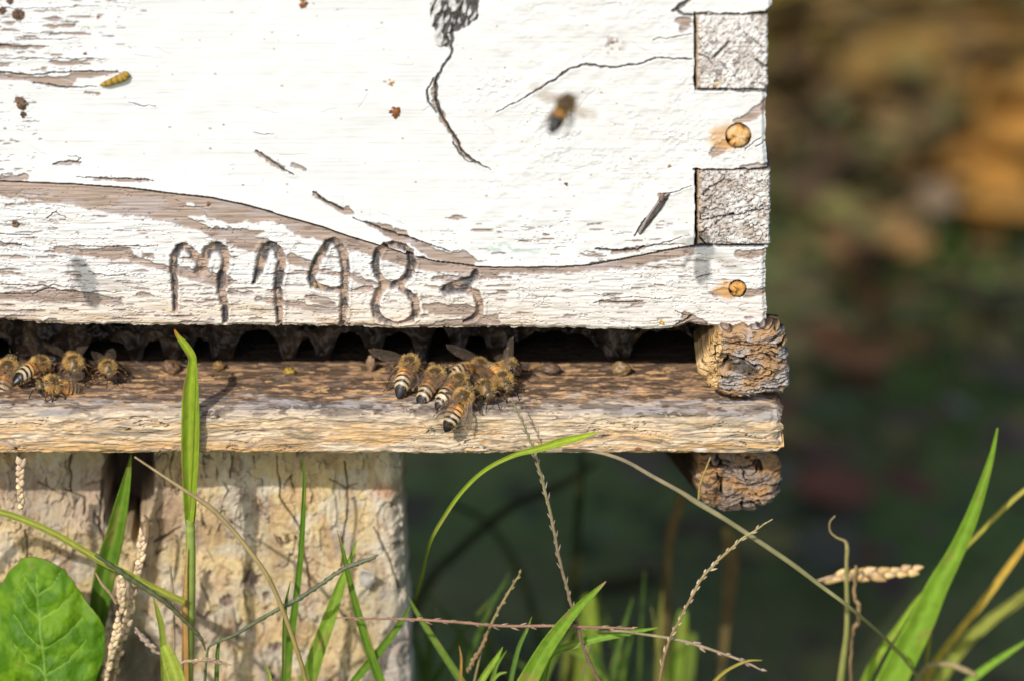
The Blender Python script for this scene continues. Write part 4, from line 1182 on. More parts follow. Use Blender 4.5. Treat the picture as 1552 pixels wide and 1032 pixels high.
GB = 'bees gathered at the hive entrance'
B_ = bee_between
b = make_bee('honey_bee', 'bee cut by the left edge of the photo, striped tail hanging down', GB, 1, 'pale', 'folded', droop=.3)
B_(b, (13, 556), (-3, 604), 9)
b = make_bee('honey_bee', 'golden bee with raised wings facing right, topmost of the left group', GB, 2, 'striped', ('half', 'up'), head_nod=.5, droop=.2)
B_(b, (62, 552), (24, 566), 9, True, scale=1.05)
b = make_bee('honey_bee', 'side-on bee facing left, striped tail to the right, lowest of the left group', GB, 3, 'striped', 'folded', head_nod=.6)
B_(b, (77, 583), (128, 588), 0, False, up=(0, -.5, .85))
b = make_bee('honey_bee', 'bee facing the viewer with a shiny dark face, behind the side-on bee', GB, 4, 'striped', 'half', head_nod=.7)
B_(b, (112, 552), (104, 533), 9, False)
b = make_bee('honey_bee', 'single bee facing the viewer at the right end of the left group', GB, 5, 'dark', 'folded', head_nod=.8, fur=1.1)
B_(b, (164, 558), (156, 541), 7, False, scale=.92)
b = make_bee('honey_bee', 'leftmost bee of the middle cluster, seen from behind with one wing out', GB, 6, 'striped', ('folded', 'spread'), droop=.3)
B_(b, (621, 551), (604, 588), 6)
b = make_bee('honey_bee', 'second bee from the left in the middle cluster, seen from behind', GB, 7, 'striped', 'folded', droop=.3)
B_(b, (661, 568), (634, 604), 3)
b = make_bee('honey_bee', 'bee with cream patched tail, third from the left in the middle cluster', GB, 8, 'pale', 'folded', droop=.2)
B_(b, (696, 577), (662, 606), -1)
b = make_bee('honey_bee', 'large striped bee lowest in the middle cluster, clear wing over the board edge', GB, 9, 'striped', ('down', 'folded'), droop=.1, head_nod=.3)
B_(b, (703, 601), (676, 648), -9, up=(.0, -.8, .6), scale=1.08)
b = make_bee('honey_bee', 'sideways bee with tail to the left at the back of the middle cluster', GB, 10, 'pale', ('folded', 'half'))
B_(b, (728, 556), (681, 562), 10)
b = make_bee('honey_bee', 'dark faced bee at the centre of the middle cluster, head down', GB, 11, 'dark', 'folded', head_nod=.7)
B_(b, (737, 589), (722, 572), -3, False)
b = make_bee('honey_bee', 'bee with one wing standing straight up, at the right of the cluster', GB, 12, 'pale', ('half', 'up'), head_nod=.5)
B_(b, (763, 576), (738, 548), 1, False, scale=1.05)
b = make_bee('honey_bee', 'brownish bee half inside the entrance, rightmost at the back of the cluster', GB, 13, 'striped', ('half', 'folded'))
B_(b, (772, 555), (745, 556), 10, False, scale=.95)
b = make_bee('flying_bee', 'dark tailed bee flying in front of the white hive wall', 'bees in flight', 20, 'dark', 'spread', 'fly', head_nod=.5, fur=1.0)
B_(b, (858, 158), (835, 199), -74, up=(-.1, -.9, .45), scale=.92)
T = onY(858, 158, -.074) + np.array([-.161, 0, -.0085])  # unseen extra bee, added for the shadow it throws on the wall
b = make_bee('flying_bee', 'unseen bee added beyond the left edge to cast the soft shadow on the lower wall', 'bees in flight', 21, 'striped', 'spread', 'fly')
pose(b, T, (-.3, .1, 1), (-.1, -.9, .3))
# ================================================================== SMALL THINGS
def lump(name, label, cat, px, py, Y, rx, ry, rz, colr, mat, seed, group=None, amp=.5, colr2=None, on_floor=False):
    th = np.linspace(0.02, math.pi - .02, 26)[:, None]; ph = np.linspace(0, 2 * math.pi, 48, endpoint=False)[None]
    D = np.stack([np.sin(th) * np.cos(ph), np.sin(th) * np.sin(ph), np.cos(th) + 0 * ph], -1)
    n_ = fbm3(D[..., 0] * 1.8 + 3, D[..., 1] * 1.8 + 3, D[..., 2] * 1.8 + 3, 4, seed)
    P = D * np.array((rx, ry, rz)) * MM * (1 + (n_ - .5) * 2 * amp)[..., None]
    c = onY(px, py, Y * MM)
    C = np.zeros(P.shape) + np.array(colr); C = C * (.6 + .8 * n_)[..., None]
    if colr2 is not None: C = mixc(C, colr2, sst(.5, .6, n_))
    mb = MB(); mb.grid(P, C, True); o = mb.build(name, mat); o.location = c
    if label: tag(o, label, cat, group)
    return o


def crumbs(label, px, py, r, c, seed, group):
    rnd = np.random.RandomState(seed); mb = MB(); o0 = onY(px, py, -.0004)
    n = 5 + int(r * 1.6)
    for k in range(n):
        a = rnd.uniform(0, 6.28); q = r * .8 * rnd.rand() ** .6; s = rnd.uniform(.25, .55) * r / 5.79 * (1.15 - q / r * .6)
        th = np.linspace(0.02, math.pi - .02, 14)[:, None]; ph = np.linspace(0, 2 * math.pi, 22, endpoint=False)[None]
        D = np.stack([np.sin(th) * np.cos(ph), np.sin(th) * np.sin(ph), np.cos(th) + 0 * ph], -1)
        n_ = fbm3(D[..., 0] * 2 + k, D[..., 1] * 2 + 3, D[..., 2] * 2 + 3, 3, seed)
        P = D * np.array((s, s * .55, s * rnd.uniform(.6, 1.1))) * MM * (1 + (n_ - .5) * 1.5)[..., None]
        C = np.zeros(P.shape) + np.array(c) * rnd.uniform(.45, 1.3); C = C * (.5 + n_)[..., None]
        mb.grid(P + np.array((q * math.cos(a), 0, -q * math.sin(a) * 1.15)) / 5790. * np.array((1, 1, 1)), C, True)
    o = mb.build('mud_speck', M_MUD); o.location = o0
    tag(o, label, 'mud speck', group)


GW = 'wax lumps on the hive floor'
for i, (px, py, Y, rx, rz, c, lab) in enumerate([
    (259, 551, 16, 3.0, 2.4, (.30, .17, .09), 'pale brown wax lump beside the tall grass blade on the hive floor'),
    (331, 549, 17, 1.7, 1.6, (.45, .26, .08), 'small golden wax lump just right of the tall grass blade'),
    (438, 557, 15, 1.9, 1.1, (.70, .45, .06), 'bright yellow wax crumb on the inner edge of the hive floor'),
    (562, 546, 16, 1.4, 3.0, (.52, .33, .18), 'upright tan wax stub standing left of the middle bees'),
    (641, 553, 14, 1.8, 1.9, (.48, .28, .09), 'rough golden wax lump behind the second bee of the cluster'),
    (655, 552, 15, 1.7, 1.7, (.42, .25, .10), 'rough brown wax lump at the back of the cluster'),
    (835, 553, 14, 2.9, 2.0, (.30, .19, .12), 'dull brown wax lump right of the bee cluster'),
    (941, 553, 14, 3.0, 2.4, (.48, .32, .14), 'shiny golden wax lump nearest the side rail')]):
    lump('wax_lump', lab, 'wax lump', px, py + 5, Y, rx * .85, rx * .7, rz * .8, np.array(c) * .5, M_WAX, 60 + i, GW, .38)
GD = 'dried mud specks on the hive wall'
for i, (px, py, r, c, lab) in enumerate([
    (27, 22, 9, (.16, .10, .07), 'dark mud clump at the top left of the wall'), (15, 2, 6, (.18, .11, .08), 'small mud crumb in the top left corner'),
    (4, 16, 6, (.17, .1, .07), 'mud crumb on the left edge of the wall near the top'), (31, 157, 10, (.17, .105, .07), 'brown mud clump with a tail low on the left of the wall'),
    (35, 174, 5, (.14, .09, .06), 'tiny mud drip below the left mud clump'), (600, 169, 9, (.26, .10, .04), 'reddish brown mud cluster left of the long curved crack'),
    (593, 125, 5.5, (.42, .24, .08), 'yellowish speck above the reddish mud cluster'), (459, 5, 7, (.30, .13, .05), 'orange brown speck at the top edge of the wall'),
    (23, 340, 6, (.22, .14, .09), 'brown speck below the bare wood band at far left'), (148, 27, 3.2, (.35, .23, .15), 'light brown dot near the top left'),
    (130, 82, 3, (.20, .12, .08), 'brown dot above the yellow insect husk'), (315, 309, 3.5, (.38, .2, .08), 'orange crumb on the bare wood band'),
    (858, 279, 3, (.2, .13, .09), 'tiny dark dot under the flying bee'), (1015, 252, 3, (.4, .22, .09), 'small orange dot left of the lower finger joint'),
    (477, 432, 3.6, (.62, .36, .06), 'golden resin drop inside the carved nine'), (1003, 490, 4, (.7, .42, .06), 'yellow resin drop under the right end of the wall')]):
    crumbs(lab, px, py, r, c, 90 + i, GD)

# insect husk stuck to the wall
hk = thing('insect_husk', 'yellow brown insect husk stuck to the upper left of the white wall', 'insect husk', tuple(onY(176, 120, -.001)))
k0 = np.array(hk.location)
mb = MB(); ln = spline([(152, 130), (165, 126), (178, 121), (188, 117), (193, 111)], 24)
mb.tube(onY(ln[:, 0], ln[:, 1], -.0012) - k0, np.interp(np.arange(24), [0, 4, 12, 18, 23], [.25, .8, 1.1, 1.15, .7]) * MM, np.array([(.42, .27, .045) if q % 4 else (.16, .10, .03) for q in range(24)]), 12)
mb.build('husk_body', M_STRAW, hk)
mb = MB()
for q in ((197, 113), (199, 118), (186, 108)):
    mb.tube(onY(np.linspace(190, q[0], 6), np.linspace(114, q[1], 6), -.001) - k0, .0001, (.1, .1, .1), 6)
mb.build('leg', M_STRAW, hk)

# splinter lifted out of the paint
ln = spline([(969, 354), (982, 336), (995, 318), (1006, 303), (1014, 294)], 30)
mb = MB()
for dx, dy, r, c in ((0, 0, .32, (.12, .10, .095)), (-3, -3, .42, (.30, .25, .23)), (3, 3, .26, (.05, .045, .04)), (-5, -1, .25, (.2, .16, .14))):
    pp = onY(ln[:, 0] + dx * np.sin(np.linspace(0, 3, 30)), ln[:, 1] + dy * np.sin(np.linspace(0.2, 3, 30)), -.0008)
    pp[:, 1] += (fbm(np.arange(30) / 4., dx, 2, 5) - .5) * .0006
    mb.tube(pp, r * MM * (1.1 - .5 * np.linspace(0, 1, 30)), c, 6)
mb.tube(onY(np.array([1003, 1003, 1005]), np.array([306, 299, 293]), -.001), np.array([.5, .7, .2]) * MM, (.22, .15, .12), 8)
tag(mb.build('wood_splinter', M_DARKWOOD), 'dark grey splinter lifted from the paint left of the lower finger joint', 'splinter')

# loose chip on the post
ol = np.array([(543, 868), (548, 860), (558, 862), (568, 868), (569, 878), (572, 882), (565, 888), (560, 895), (550, 893), (545, 882)], float)
rr = np.linspace(.03, 1, 12)[:, None]
cxx, cyy = ol.mean(0)
t = np.linspace(0, len(ol), 60, endpoint=False); oc = np.concatenate([ol, ol[:1]])
ox = np.interp(t, range(len(oc)), oc[:, 0]) + (fbm(t, t * 0, 2, 4) - .5) * 4; oy = np.interp(t, range(len(oc)), oc[:, 1])
A = onY(cxx + (ox - cxx) * rr, cyy + (oy - cyy) * rr, YP - .003)
A[..., 1] += .0016 * rr ** 2 * np.cos(np.linspace(0, 2 * math.pi, 60) + 2)[None]
Bq = A.copy(); Bq[..., 1] += .0008
mb = MB(); mb.grid(np.concatenate([A, Bq[::-1]]), (.62, .56, .50), True)
tag(mb.build('bark_chip', M_POST), 'pale curled chip peeling off the right side of the post', 'wood chip')

# ================================================================== PLANTS
LIME = (.30, .43, .035); GREEN = (.13, .26, .025); DEEP = (.06, .145, .022); OLIVE = (.26, .27, .06); TAN = (.52, .40, .22); STRAW = (.60, .46, .30); ORNG = (.62, .30, .06)


def ground_tail(p, n=14, lean=0.012, seed=0):
    """carry a blade from its lowest seen point down to the soil"""
    rnd = random.Random(seed)
    e = p[-1].copy(); d = p[-1] - p[-2]; d = d / (np.linalg.norm(d) + 1e-9)
    out = []
    L_ = e[2] - GROUND + .01
    gx = e[0] + d[0] * L_ * .25 + rnd.uniform(-1, 1) * lean; gy = e[1] + rnd.uniform(-.2, 1) * lean
    for i in range(1, n + 1):
        t = i / n
        a = (1 - t) ** 2
        out.append((gx + (e[0] + d[0] * L_ * .4 - gx) * a * 0 + (e[0] - gx) * (1 - t) ** 1.5, gy + (e[1] - gy) * (1 - t), e[2] - L_ * t))
    return np.array(out)


def path3(pts, Y, n=60):
    """photo points (x, y, width[, extra depth mm]) to a 3-D line with radii in metres"""
    P = np.array([tuple(p) + ((0,) if len(p) == 3 else ()) for p in pts], float)
    S = spline(P, n); S[:, 2] = np.maximum(S[:, 2], .3)
    W = onY(S[:, 0], S[:, 1], (Y + S[:, 3]) * MM)
    return W, S[:, 2] / 5.79 * MM * (1.2 * 1.0) / 1.2, S


def blade(pts, Y, c0, c1=None, tipc=None, fold=.35, roll=0.0, twist=0.0, root=True, seed=1, mb=None, name='grass_shoot', label=None, cat='grass blade', group=None, parent=None, origin=None, n=64, rim=.0):
    """ribbon blade listed from tip to base, V-folded along its midrib"""
    W, wd, S = path3(pts, Y, n)
    own = mb is None
    mb = mb or MB()
    if root:
        tl = ground_tail(W, 16, seed=seed); W = np.concatenate([W, tl]); wd = np.concatenate([wd, np.full(len(tl), wd[-1])])
    m = len(W)
    T = np.gradient(W, axis=0); T /= np.linalg.norm(T, axis=1)[:, None]
    view = W - _c; view /= np.linalg.norm(view, axis=1)[:, None]
    side = np.cross(T, view); side /= np.linalg.norm(side, axis=1)[:, None]
    nor = np.cross(side, T)
    ang = roll + twist * np.linspace(0, 1, m)
    sd = side * np.cos(ang)[:, None] + nor * np.sin(ang)[:, None]; no = -side * np.sin(ang)[:, None] + nor * np.cos(ang)[:, None]
    ss = np.linspace(-1, 1, 9)
    k = (wd / 2 / np.maximum(np.cos(ang), .35))[:, None]
    lay = []
    for th_ in (0, 1):
        rib = .00012 * np.cos(ss * 20)[None] * (k > .0006)
        off = (np.abs(ss)[None] - .5) * k * fold * 2 + rib + th_ * .00018
        P = W[:, None] + sd[:, None] * (ss[None, :, None] * k[..., None]) - no[:, None] * off[..., None]
        lay.append(P)
    P = np.concatenate([lay[0], lay[1][:, ::-1]], 1)
    t = np.linspace(0, 1, m)[:, None]
    c0 = np.array(c0) * np.array((1.25, 1.12, .9)); c1 = np.array(c1) * np.array((1.2, 1.1, .9)) if c1 is not None else c0 * np.array((.85, .85, .9))
    C = c0 * (1 - t[..., None]) + c1 * t[..., None]
    C = np.repeat(C, P.shape[1], 1)
    gg = fbm(t * 50 + seed, np.linspace(0, 4, P.shape[1])[None] * 2.2, 3, seed)
    s2 = np.concatenate([ss, ss[::-1]])
    lines_ = vn(s2[None] * 7 + seed * 3.7, t * 1.5, seed)
    C = C * ((.70 + .6 * gg) * (.80 + .4 * lines_))[..., None]
    C = mixc(C, (.38, .30, .08), sst(.66, .74, fbm(t * 16 + seed, s2[None] * 1.2 + 3, 3, seed + 5)) * .7)
    s2 = np.concatenate([ss, ss[::-1]])
    C = mixc(C, np.array(c0) * 1.5 + .03, (np.abs(s2)[None] < .12) * .5 + 0 * t)
    if tipc is not None:
        C = mixc(C, tipc, sst(.16, .02, t + 0 * s2[None]))
        C = mixc(C, (.10, .06, .03), sst(.012, .0, t + 0 * s2[None]))
    if rim:
        C = mixc(C, (.35, .16, .05), (np.abs(s2)[None] > .9) * rim * sst(.45, .6, fbm(t * 12, 0 * t, 2, seed)))
    if origin is not None: P = P - origin
    mb.grid(P, C, True)
    if not own: return mb
    o = mb.build(name, M_GRASS, parent)
    if parent is None: tag(o, label, cat, group)
    elif label: o['label'] = label
    return o


def stalk(pts, Y, c0, c1=None, root=True, seed=1, mb=None, name='grass_stalk', label=None, cat='grass stalk', spikelets=0, scol=STRAW, slen=1.6, sr=.35, lumpy=0.0, n=90, mat=None, seed_range=(0, 1), parent=None, origin=None, zig=0.0):
    W, wd, S = path3(pts, Y, n)
    rnd = np.random.RandomState(seed + 500)
    own = mb is None; mb = mb or MB()
    nv = len(W)
    if zig:
        W = W + (fbm(np.arange(nv)[:, None] / 5., np.array([[1, 5, 9]]) * 3., 2, seed) - .5) * zig * MM
    W0 = W.copy(); r = wd / 2
    if root:
        tl = ground_tail(W, 14, seed=seed); W = np.concatenate([W, tl]); r = np.concatenate([r, np.full(len(tl), r[-1])])
    m = len(W); t = np.linspace(0, 1, m)[:, None]
    c0 = np.array(c0); c1 = np.array(c1 if c1 is not None else c0)
    C = (c0 * (1 - t) + c1 * t) * (.7 + .6 * fbm(np.arange(m) / 4., np.zeros(m), 3, seed))[:, None]
    off = np.zeros(3) if origin is None else origin
    mb.tube(W - off, r * (1 + lumpy * np.sin(np.arange(m) * 1.1)), C, 8)
    if spikelets:
        i0, i1 = int(seed_range[0] * (nv - 2)), int(seed_range[1] * (nv - 2))
        for q in range(spikelets):
            f_ = i0 + (i1 - i0) * (q + .5) / spikelets; i = int(f_)
            b0 = W0[i] + (W0[i + 1] - W0[i]) * (f_ - i)
            d = W0[max(i - 1, 0)] - W0[min(i + 1, nv - 1)]; d /= np.linalg.norm(d)
            lat = np.cross(d, (0, 1, 0)); lat /= np.linalg.norm(lat)
            sgn = (-1) ** q
            a_ = rnd.uniform(-.5, .5)
            ax = d * .92 + (lat * sgn * math.cos(a_) + np.array((0, -1, 0)) * (.35 + math.sin(a_) * .4)) * rnd.uniform(.15, .42)
            ax /= np.linalg.norm(ax)
            L_ = slen * MM * rnd.uniform(.6, 1.25)
            u_ = np.linspace(0, 1, 9)
            pts_ = b0 + lat * sgn * r[i] * .5 + ax * (u_ * L_)[:, None]
            if rnd.rand() < .12: continue
            rad = np.sin(np.clip(u_ * .93 + .05, 0, 1) ** .75 * math.pi) * sr * MM * rnd.uniform(.7, 1.15) + .00003
            cc = np.array(scol) * rnd.uniform(.65, 1.15) * np.array((1, rnd.uniform(.9, 1.02), rnd.uniform(.85, 1.05)))
            CC = np.repeat(cc[None], 9, 0); CC[:2] *= .45
            mb.tube(pts_ - off, rad, CC, 8)
    if not own: return mb
    o = mb.build(name, mat or (M_GRASS if not spikelets else M_STRAW), parent)
    if parent is None: tag(o, label, cat)
    return o


# the tall lime blade in front of the board
t1 = thing('tall_grass_shoot', 'tall lime green grass shoot with orange tip crossing the landing board', 'grass', tuple(onY(288, 1032, -.016)))
o1 = np.array(t1.location)
blade([(264, 499, 2), (270, 510, 7), (281, 524, 12), (291, 541, 13), (291, 560, 15), (288, 590, 22), (287, 630, 24), (286, 680, 23), (287, 730, 22), (288, 770, 19), (288, 792, 14)], -10.6, LIME, (.22, .36, .04), tipc=ORNG, fold=.30, root=False, seed=3, parent=t1, origin=o1, name='blade', rim=.8)
blade([(297, 540, 1), (298, 580, 5), (298, 640, 9), (296, 700, 10), (292, 760, 9), (289, 790, 8)], -11.2, (.20, .34, .03), LIME, fold=.2, root=False, seed=4, parent=t1, origin=o1, name='blade')
stalk([(288, 786, 14), (289, 830, 15), (289, 880, 15), (287, 940, 17), (285, 1000, 18), (284, 1036, 18)], -10.2, (.40, .50, .12), (.32, .38, .09), seed=5, parent=t1, origin=o1, name='stem', lumpy=.02)
blade([(284, 830, 2), (281, 880, 6), (280, 930, 9), (281, 1034, 10)], -12, (.52, .42, .18), (.45, .22, .08), fold=.2, seed=6, parent=t1, origin=o1, name='sheath')

blade([(199, 688, 2), (193, 722, 12), (184, 765, 22), (173, 815, 30), (160, 865, 34), (150, 925, 30), (146, 960, 24), (144, 1036, 18)], 2, GREEN, DEEP, fold=.3, seed=7, label='broad dark green grass blade standing in front of the rotted hollow')
blade([(459, 692, 1.5), (461, 730, 5), (459, 790, 8), (455, 850, 9), (447, 920, 11), (438, 980, 14), (432, 1036, 17)], -8, (.09, .20, .02), GREEN, fold=.3, seed=8, label='slim upright dark blade left of centre on the post')
blade([(511, 803, 1), (520, 835, 6), (530, 880, 9), (543, 930, 12), (560, 985, 14), (578, 1036, 15)], -13, (.13, .25, .03), GREEN, tipc=(.4, .3, .1), fold=.3, seed=9, label='green blade leaning left, crossing in front of the wide bright blade')
blade([(541, 818, 2), (530, 850, 8), (515, 890, 15), (498, 940, 21), (480, 990, 24), (466, 1036, 26)], -9, (.24, .40, .06), (.19, .33, .04), fold=.25, seed=10, label='wide bright green blade leaning right on the post')
blade([(622, 918, 2), (606, 945, 9), (580, 980, 12), (553, 1012, 12), (530, 1040, 11)], -12, (.09, .19, .02), GREEN, fold=.3, seed=11, label='short green blade pointing right at the lower corner of the post')
blade([(619, 904, 1.5), (633, 930, 7), (652, 960, 10), (675, 995, 11), (702, 1036, 12)], -6, (.17, .29, .05), (.16, .28, .06), fold=.3, seed=12, label='narrow green blade leaning left just right of the post')
blade([(906, 654, 2), (880, 662, 9), (848, 670, 13), (815, 680, 10), (778, 690, 7), (735, 712, 6), (700, 745, 6), (672, 785, 6), (652, 822, 5, 4), (640, 870, 5, 30), (625, 930, 5, 60), (612, 1036, 5, 80)], -22, LIME, (.14, .24, .03), fold=.3, seed=13, n=90, label='thin lime blade arching up and right to the bottom edge of the landing board')
blade([(919, 880, 1.5), (900, 898, 9), (872, 925, 15), (845, 958, 22), (822, 992, 26), (796, 1040, 32)], -20, (.15, .29, .03), (.20, .36, .04), tipc=(.45, .35, .15), fold=.3, seed=14, label='broad green blade curving right below the landing board')
blade([(997, 951, 1.5), (950, 959, 9), (900, 968, 12), (860, 980, 12), (835, 992, 10), (820, 1040, 10)], -14, (.20, .38, .05), fold=.3, seed=15, label='bright blade lying almost level near the bottom centre')
blade([(280, 912, 10), (232, 890, 11), (190, 868, 10), (150, 848, 11), (100, 818, 11), (50, 793, 11), (0, 776, 11), (-80, 760, 12), (-160, 900, 12), (-180, 1040, 12)], -14, (.30, .36, .07), (.34, .40, .10), fold=.5, seed=16, n=90, label='olive green stem crossing the left of the post from upper left')
stalk([(312, 985, 2), (303, 965, 6), (280, 940, 7), (250, 912, 7), (215, 888, 8), (185, 868, 8), (145, 840, 6)], -19, (.16, .15, .07), (.14, .18, .08), root=False, seed=17, lumpy=.15, label='dark knotted runner hooked over the olive stem')
stalk([(569, 844, 4), (545, 852, 7), (520, 862, 6), (490, 882, 6), (455, 905, 7), (430, 918, 6), (395, 938, 6), (355, 962, 5), (322, 976, 4), (314, 990, 4), (310, 1036, 4)], -22, (.17, .18, .11), (.12, .15, .07), seed=18, lumpy=.1, spikelets=34, scol=(.17, .15, .10), slen=1.7, sr=.34, seed_range=(0, .62), label='dark seed spike rising rightwards across the post')
stalk([(204, 692, 3), (240, 716, 4), (276, 740, 5), (318, 768, 8), (350, 800, 7), (378, 834, 7), (405, 872, 7), (425, 915, 7), (440, 955, 7), (455, 1000, 7), (466, 1040, 7)], -26, TAN, (.50, .38, .12), seed=19, label='dry tan stalk bending down from the landing board across the post')
stalk([(852, 681, 5), (900, 684, 5), (945, 697, 6), (990, 722, 6.5), (1030, 744, 7), (1055, 760, 9), (1100, 787, 8), (1150, 820, 8), (1200, 854, 8), (1245, 888, 7), (1290, 922, 6), (1350, 975, 5, 20), (1400, 1036, 5, 40)], -16, (.42, .33, .24), (.36, .38, .12), seed=20, n=110, label='long bare stalk arching from the landing board to the lower right')
stalk([(775, 604, 2.5), (786, 625, 2), (797, 652, 2.5), (810, 685, 3.5), (819, 715, 5), (828, 750, 5), (838, 795, 5), (848, 845, 5), (858, 885, 5), (870, 930, 5), (886, 985, 5), (912, 1040, 5)], -17, (.30, .33, .14), (.25, .12, .10), seed=21, n=140, spikelets=46, scol=(.40, .33, .26), slen=2.2, sr=.22, seed_range=(.08, .93), zig=.5, label='long brown and white seed spike hanging below the bee cluster')
stalk([(1172, 786, 2), (1145, 803, 3), (1115, 825, 4), (1090, 848, 5), (1070, 868, 5), (1050, 900, 5), (1032, 935, 4), (1016, 966, 4), (1006, 1000, 5), (998, 1040, 4)], -20, (.40, .36, .16), (.28, .16, .10), seed=22, n=120, spikelets=30, scol=(.60, .48, .33), slen=2.0, sr=.30, seed_range=(.1, .97), zig=.4, label='curved pale seed spike under the timber bearer')
stalk([(962, 952, 3), (900, 950, 4), (840, 948, 4.5), (760, 948, 4.5), (690, 942, 4.5), (620, 938, 4), (560, 937, 3), (508, 935, 2)], -18, (.36, .20, .14), (.34, .2, .12), root=False, seed=23, n=120, spikelets=36, scol=(.46, .33, .22), slen=2.2, sr=.20, seed_range=(0, .95), label='level reddish seed spike across the bottom centre')
stalk([(1156, 1016, 2), (1130, 1003, 4), (1095, 990, 4), (1050, 975, 5), (1016, 967, 5), (970, 960, 4), (930, 956, 4), (900, 968, 3, 20), (880, 1040, 3, 30)], -18, (.45, .34, .22), (.30, .28, .12), seed=24, n=90, spikelets=12, scol=(.50, .38, .32), slen=2.5, sr=.36, seed_range=(0, .45), label='forked stalk with pale seeds running to the lower right of centre')
stalk([(790, 866, 2), (775, 890, 4), (755, 925, 4), (742, 952, 5), (730, 985, 4), (718, 1036, 4)], -14, (.30, .26, .10), (.32, .25, .12), seed=25, spikelets=8, scol=(.3, .25, .12), slen=1.4, sr=.3, seed_range=(0, .5), label='short thin stalk crossing the level seed spike')
stalk([(708, 1017, 3), (718, 1000, 5), (730, 980, 5), (740, 955, 4)], -15, (.30, .20, .10), root=False, seed=26, spikelets=14, scol=(.34, .24, .12), slen=1.4, sr=.35, label='small drooping seed spike below the crossing of two stalks')
# low shoots bottom centre
for i, (p, c, lab) in enumerate([
    ([(696, 978, 1), (699, 1000, 4), (697, 1040, 5)], (.40, .26, .08), 'tiny tan blade tip right of the post at the bottom edge'),
    ([(762, 980, 1), (752, 998, 8), (738, 1018, 10), (722, 1044, 10)], (.26, .44, .06), 'bright short blade left of the small fan at the bottom edge'),
    ([(768, 985, 1), (752, 1010, 6), (744, 1042, 7)], (.14, .28, .04), 'short darker blade in the middle of the small fan'),
    ([(768, 1018, 2), (755, 1022, 5), (744, 1036, 7), (736, 1060, 7)], (.20, .36, .05), 'curled short blade at the right of the small fan'),
    ([(806, 934, 1), (798, 955, 5), (785, 985, 7), (772, 1040, 8)], (.12, .25, .05), 'dull green blade left of the broad curving blade'),
    ([(1155, 1000, 1), (1130, 1002, 4), (1098, 1018, 5), (1070, 1045, 6)], (.34, .33, .08), 'olive blade tip under the forked stalk'),
    ([(232, 905, 1), (240, 930, 8), (246, 960, 10), (250, 1040, 11)], (.26, .36, .06), 'thin yellow green blade left of the tall shoot'),
    ([(336, 960, 1), (330, 985, 6), (328, 1040, 8)], (.13, .22, .05), 'small dark blade right of the tall shoot'),
    ([(402, 1003, 1), (407, 1020, 6), (414, 1050, 8)], (.30, .40, .1), 'small pale blade tip at the bottom edge under the dark blade'),
    ([(440, 880, 1), (432, 930, 6), (430, 1040, 7)], (.12, .2, .04), 'faint blade just left of the slim upright dark blade')]):
    blade(p, -15 - i * .7, c, fold=.3, seed=40 + i, label=lab)
blade([(249, 978, 14), (258, 1000, 22), (268, 1030, 26), (276, 1070, 28)], -62, (.40, .52, .10), (.36, .48, .10), fold=.2, seed=60, label='blurred pale green blade close to the lens at the bottom left')
stalk([(258, 858, 3), (262, 900, 4), (264, 950, 4), (262, 1040, 4)], -12, (.50, .40, .25), seed=61, label='dry upright stalk between the seed heads and the tall shoot')
stalk([(345, 1008, 3), (320, 1000, 4), (296, 1001, 5), (274, 1006, 4), (268, 1040, 4)], -30, (.45, .32, .2), seed=62, spikelets=14, scol=(.5, .36, .26), slen=1.6, sr=.36, seed_range=(0, .6), label='small curled seed spike in front of the tall shoot')

# straw coloured beaded seed heads at left
for i, (p, Y, lab, rt) in enumerate([
    ([(32, 702, 3), (30, 725, 3), (31, 750, 3), (34, 776, 3)], -14, 'short hanging straw seed head at the upper left of the post', False),
    ([(216, 812, 3), (212, 850, 4), (203, 890, 4), (196, 930, 4), (184, 975, 4), (172, 1036, 4)], -12, 'taller straw seed head in front of the hollow', True),
    ([(182, 872, 3), (184, 905, 4), (178, 950, 4), (166, 1000, 4), (155, 1040, 4)], -16, 'shorter straw seed head beside the round leaf', True)]):
    stalk(p, Y, STRAW, root=rt, seed=70 + i, n=80, spikelets=(15, 44, 38)[i], scol=(.78, .62, .38), slen=2.6, sr=.85, seed_range=(0, .98), name='seed_head', cat='seed head', label=lab)
stalk([(145, 868, 2), (155, 885, 5), (168, 900, 5), (176, 915, 3)], -18, TAN, root=False, seed=74, label='small dry twig lodged by the straw seed heads')
stalk([(218, 780, 3), (222, 785, 5), (225, 800, 6), (222, 825, 5), (216, 850, 3)], 3, (.35, .22, .14), root=False, seed=75, label='curled brown tendril at the mouth of the hollow')
stalk([(238, 990, 3), (225, 975, 6), (215, 965, 7), (205, 950, 3)], -14, (.45, .33, .25), root=False, seed=76, spikelets=8, scol=(.5, .4, .32), slen=1.8, sr=.5, label='dried flower remnant at the foot of the seed heads')
stalk([(842, 645, 2), (800, 640, 1.2), (830, 680, 1.2)], -12, (.3, .3, .2), root=False, seed=77, label='hair thin fibre on the face of the landing board') if False else None
stalk([(1077, 692, 2), (1068, 715, 3), (1061, 735, 4), (1059, 756, 4)], -6, (.55, .42, .14), root=False, seed=78, label='thin yellow straw hanging beside the timber bearer')

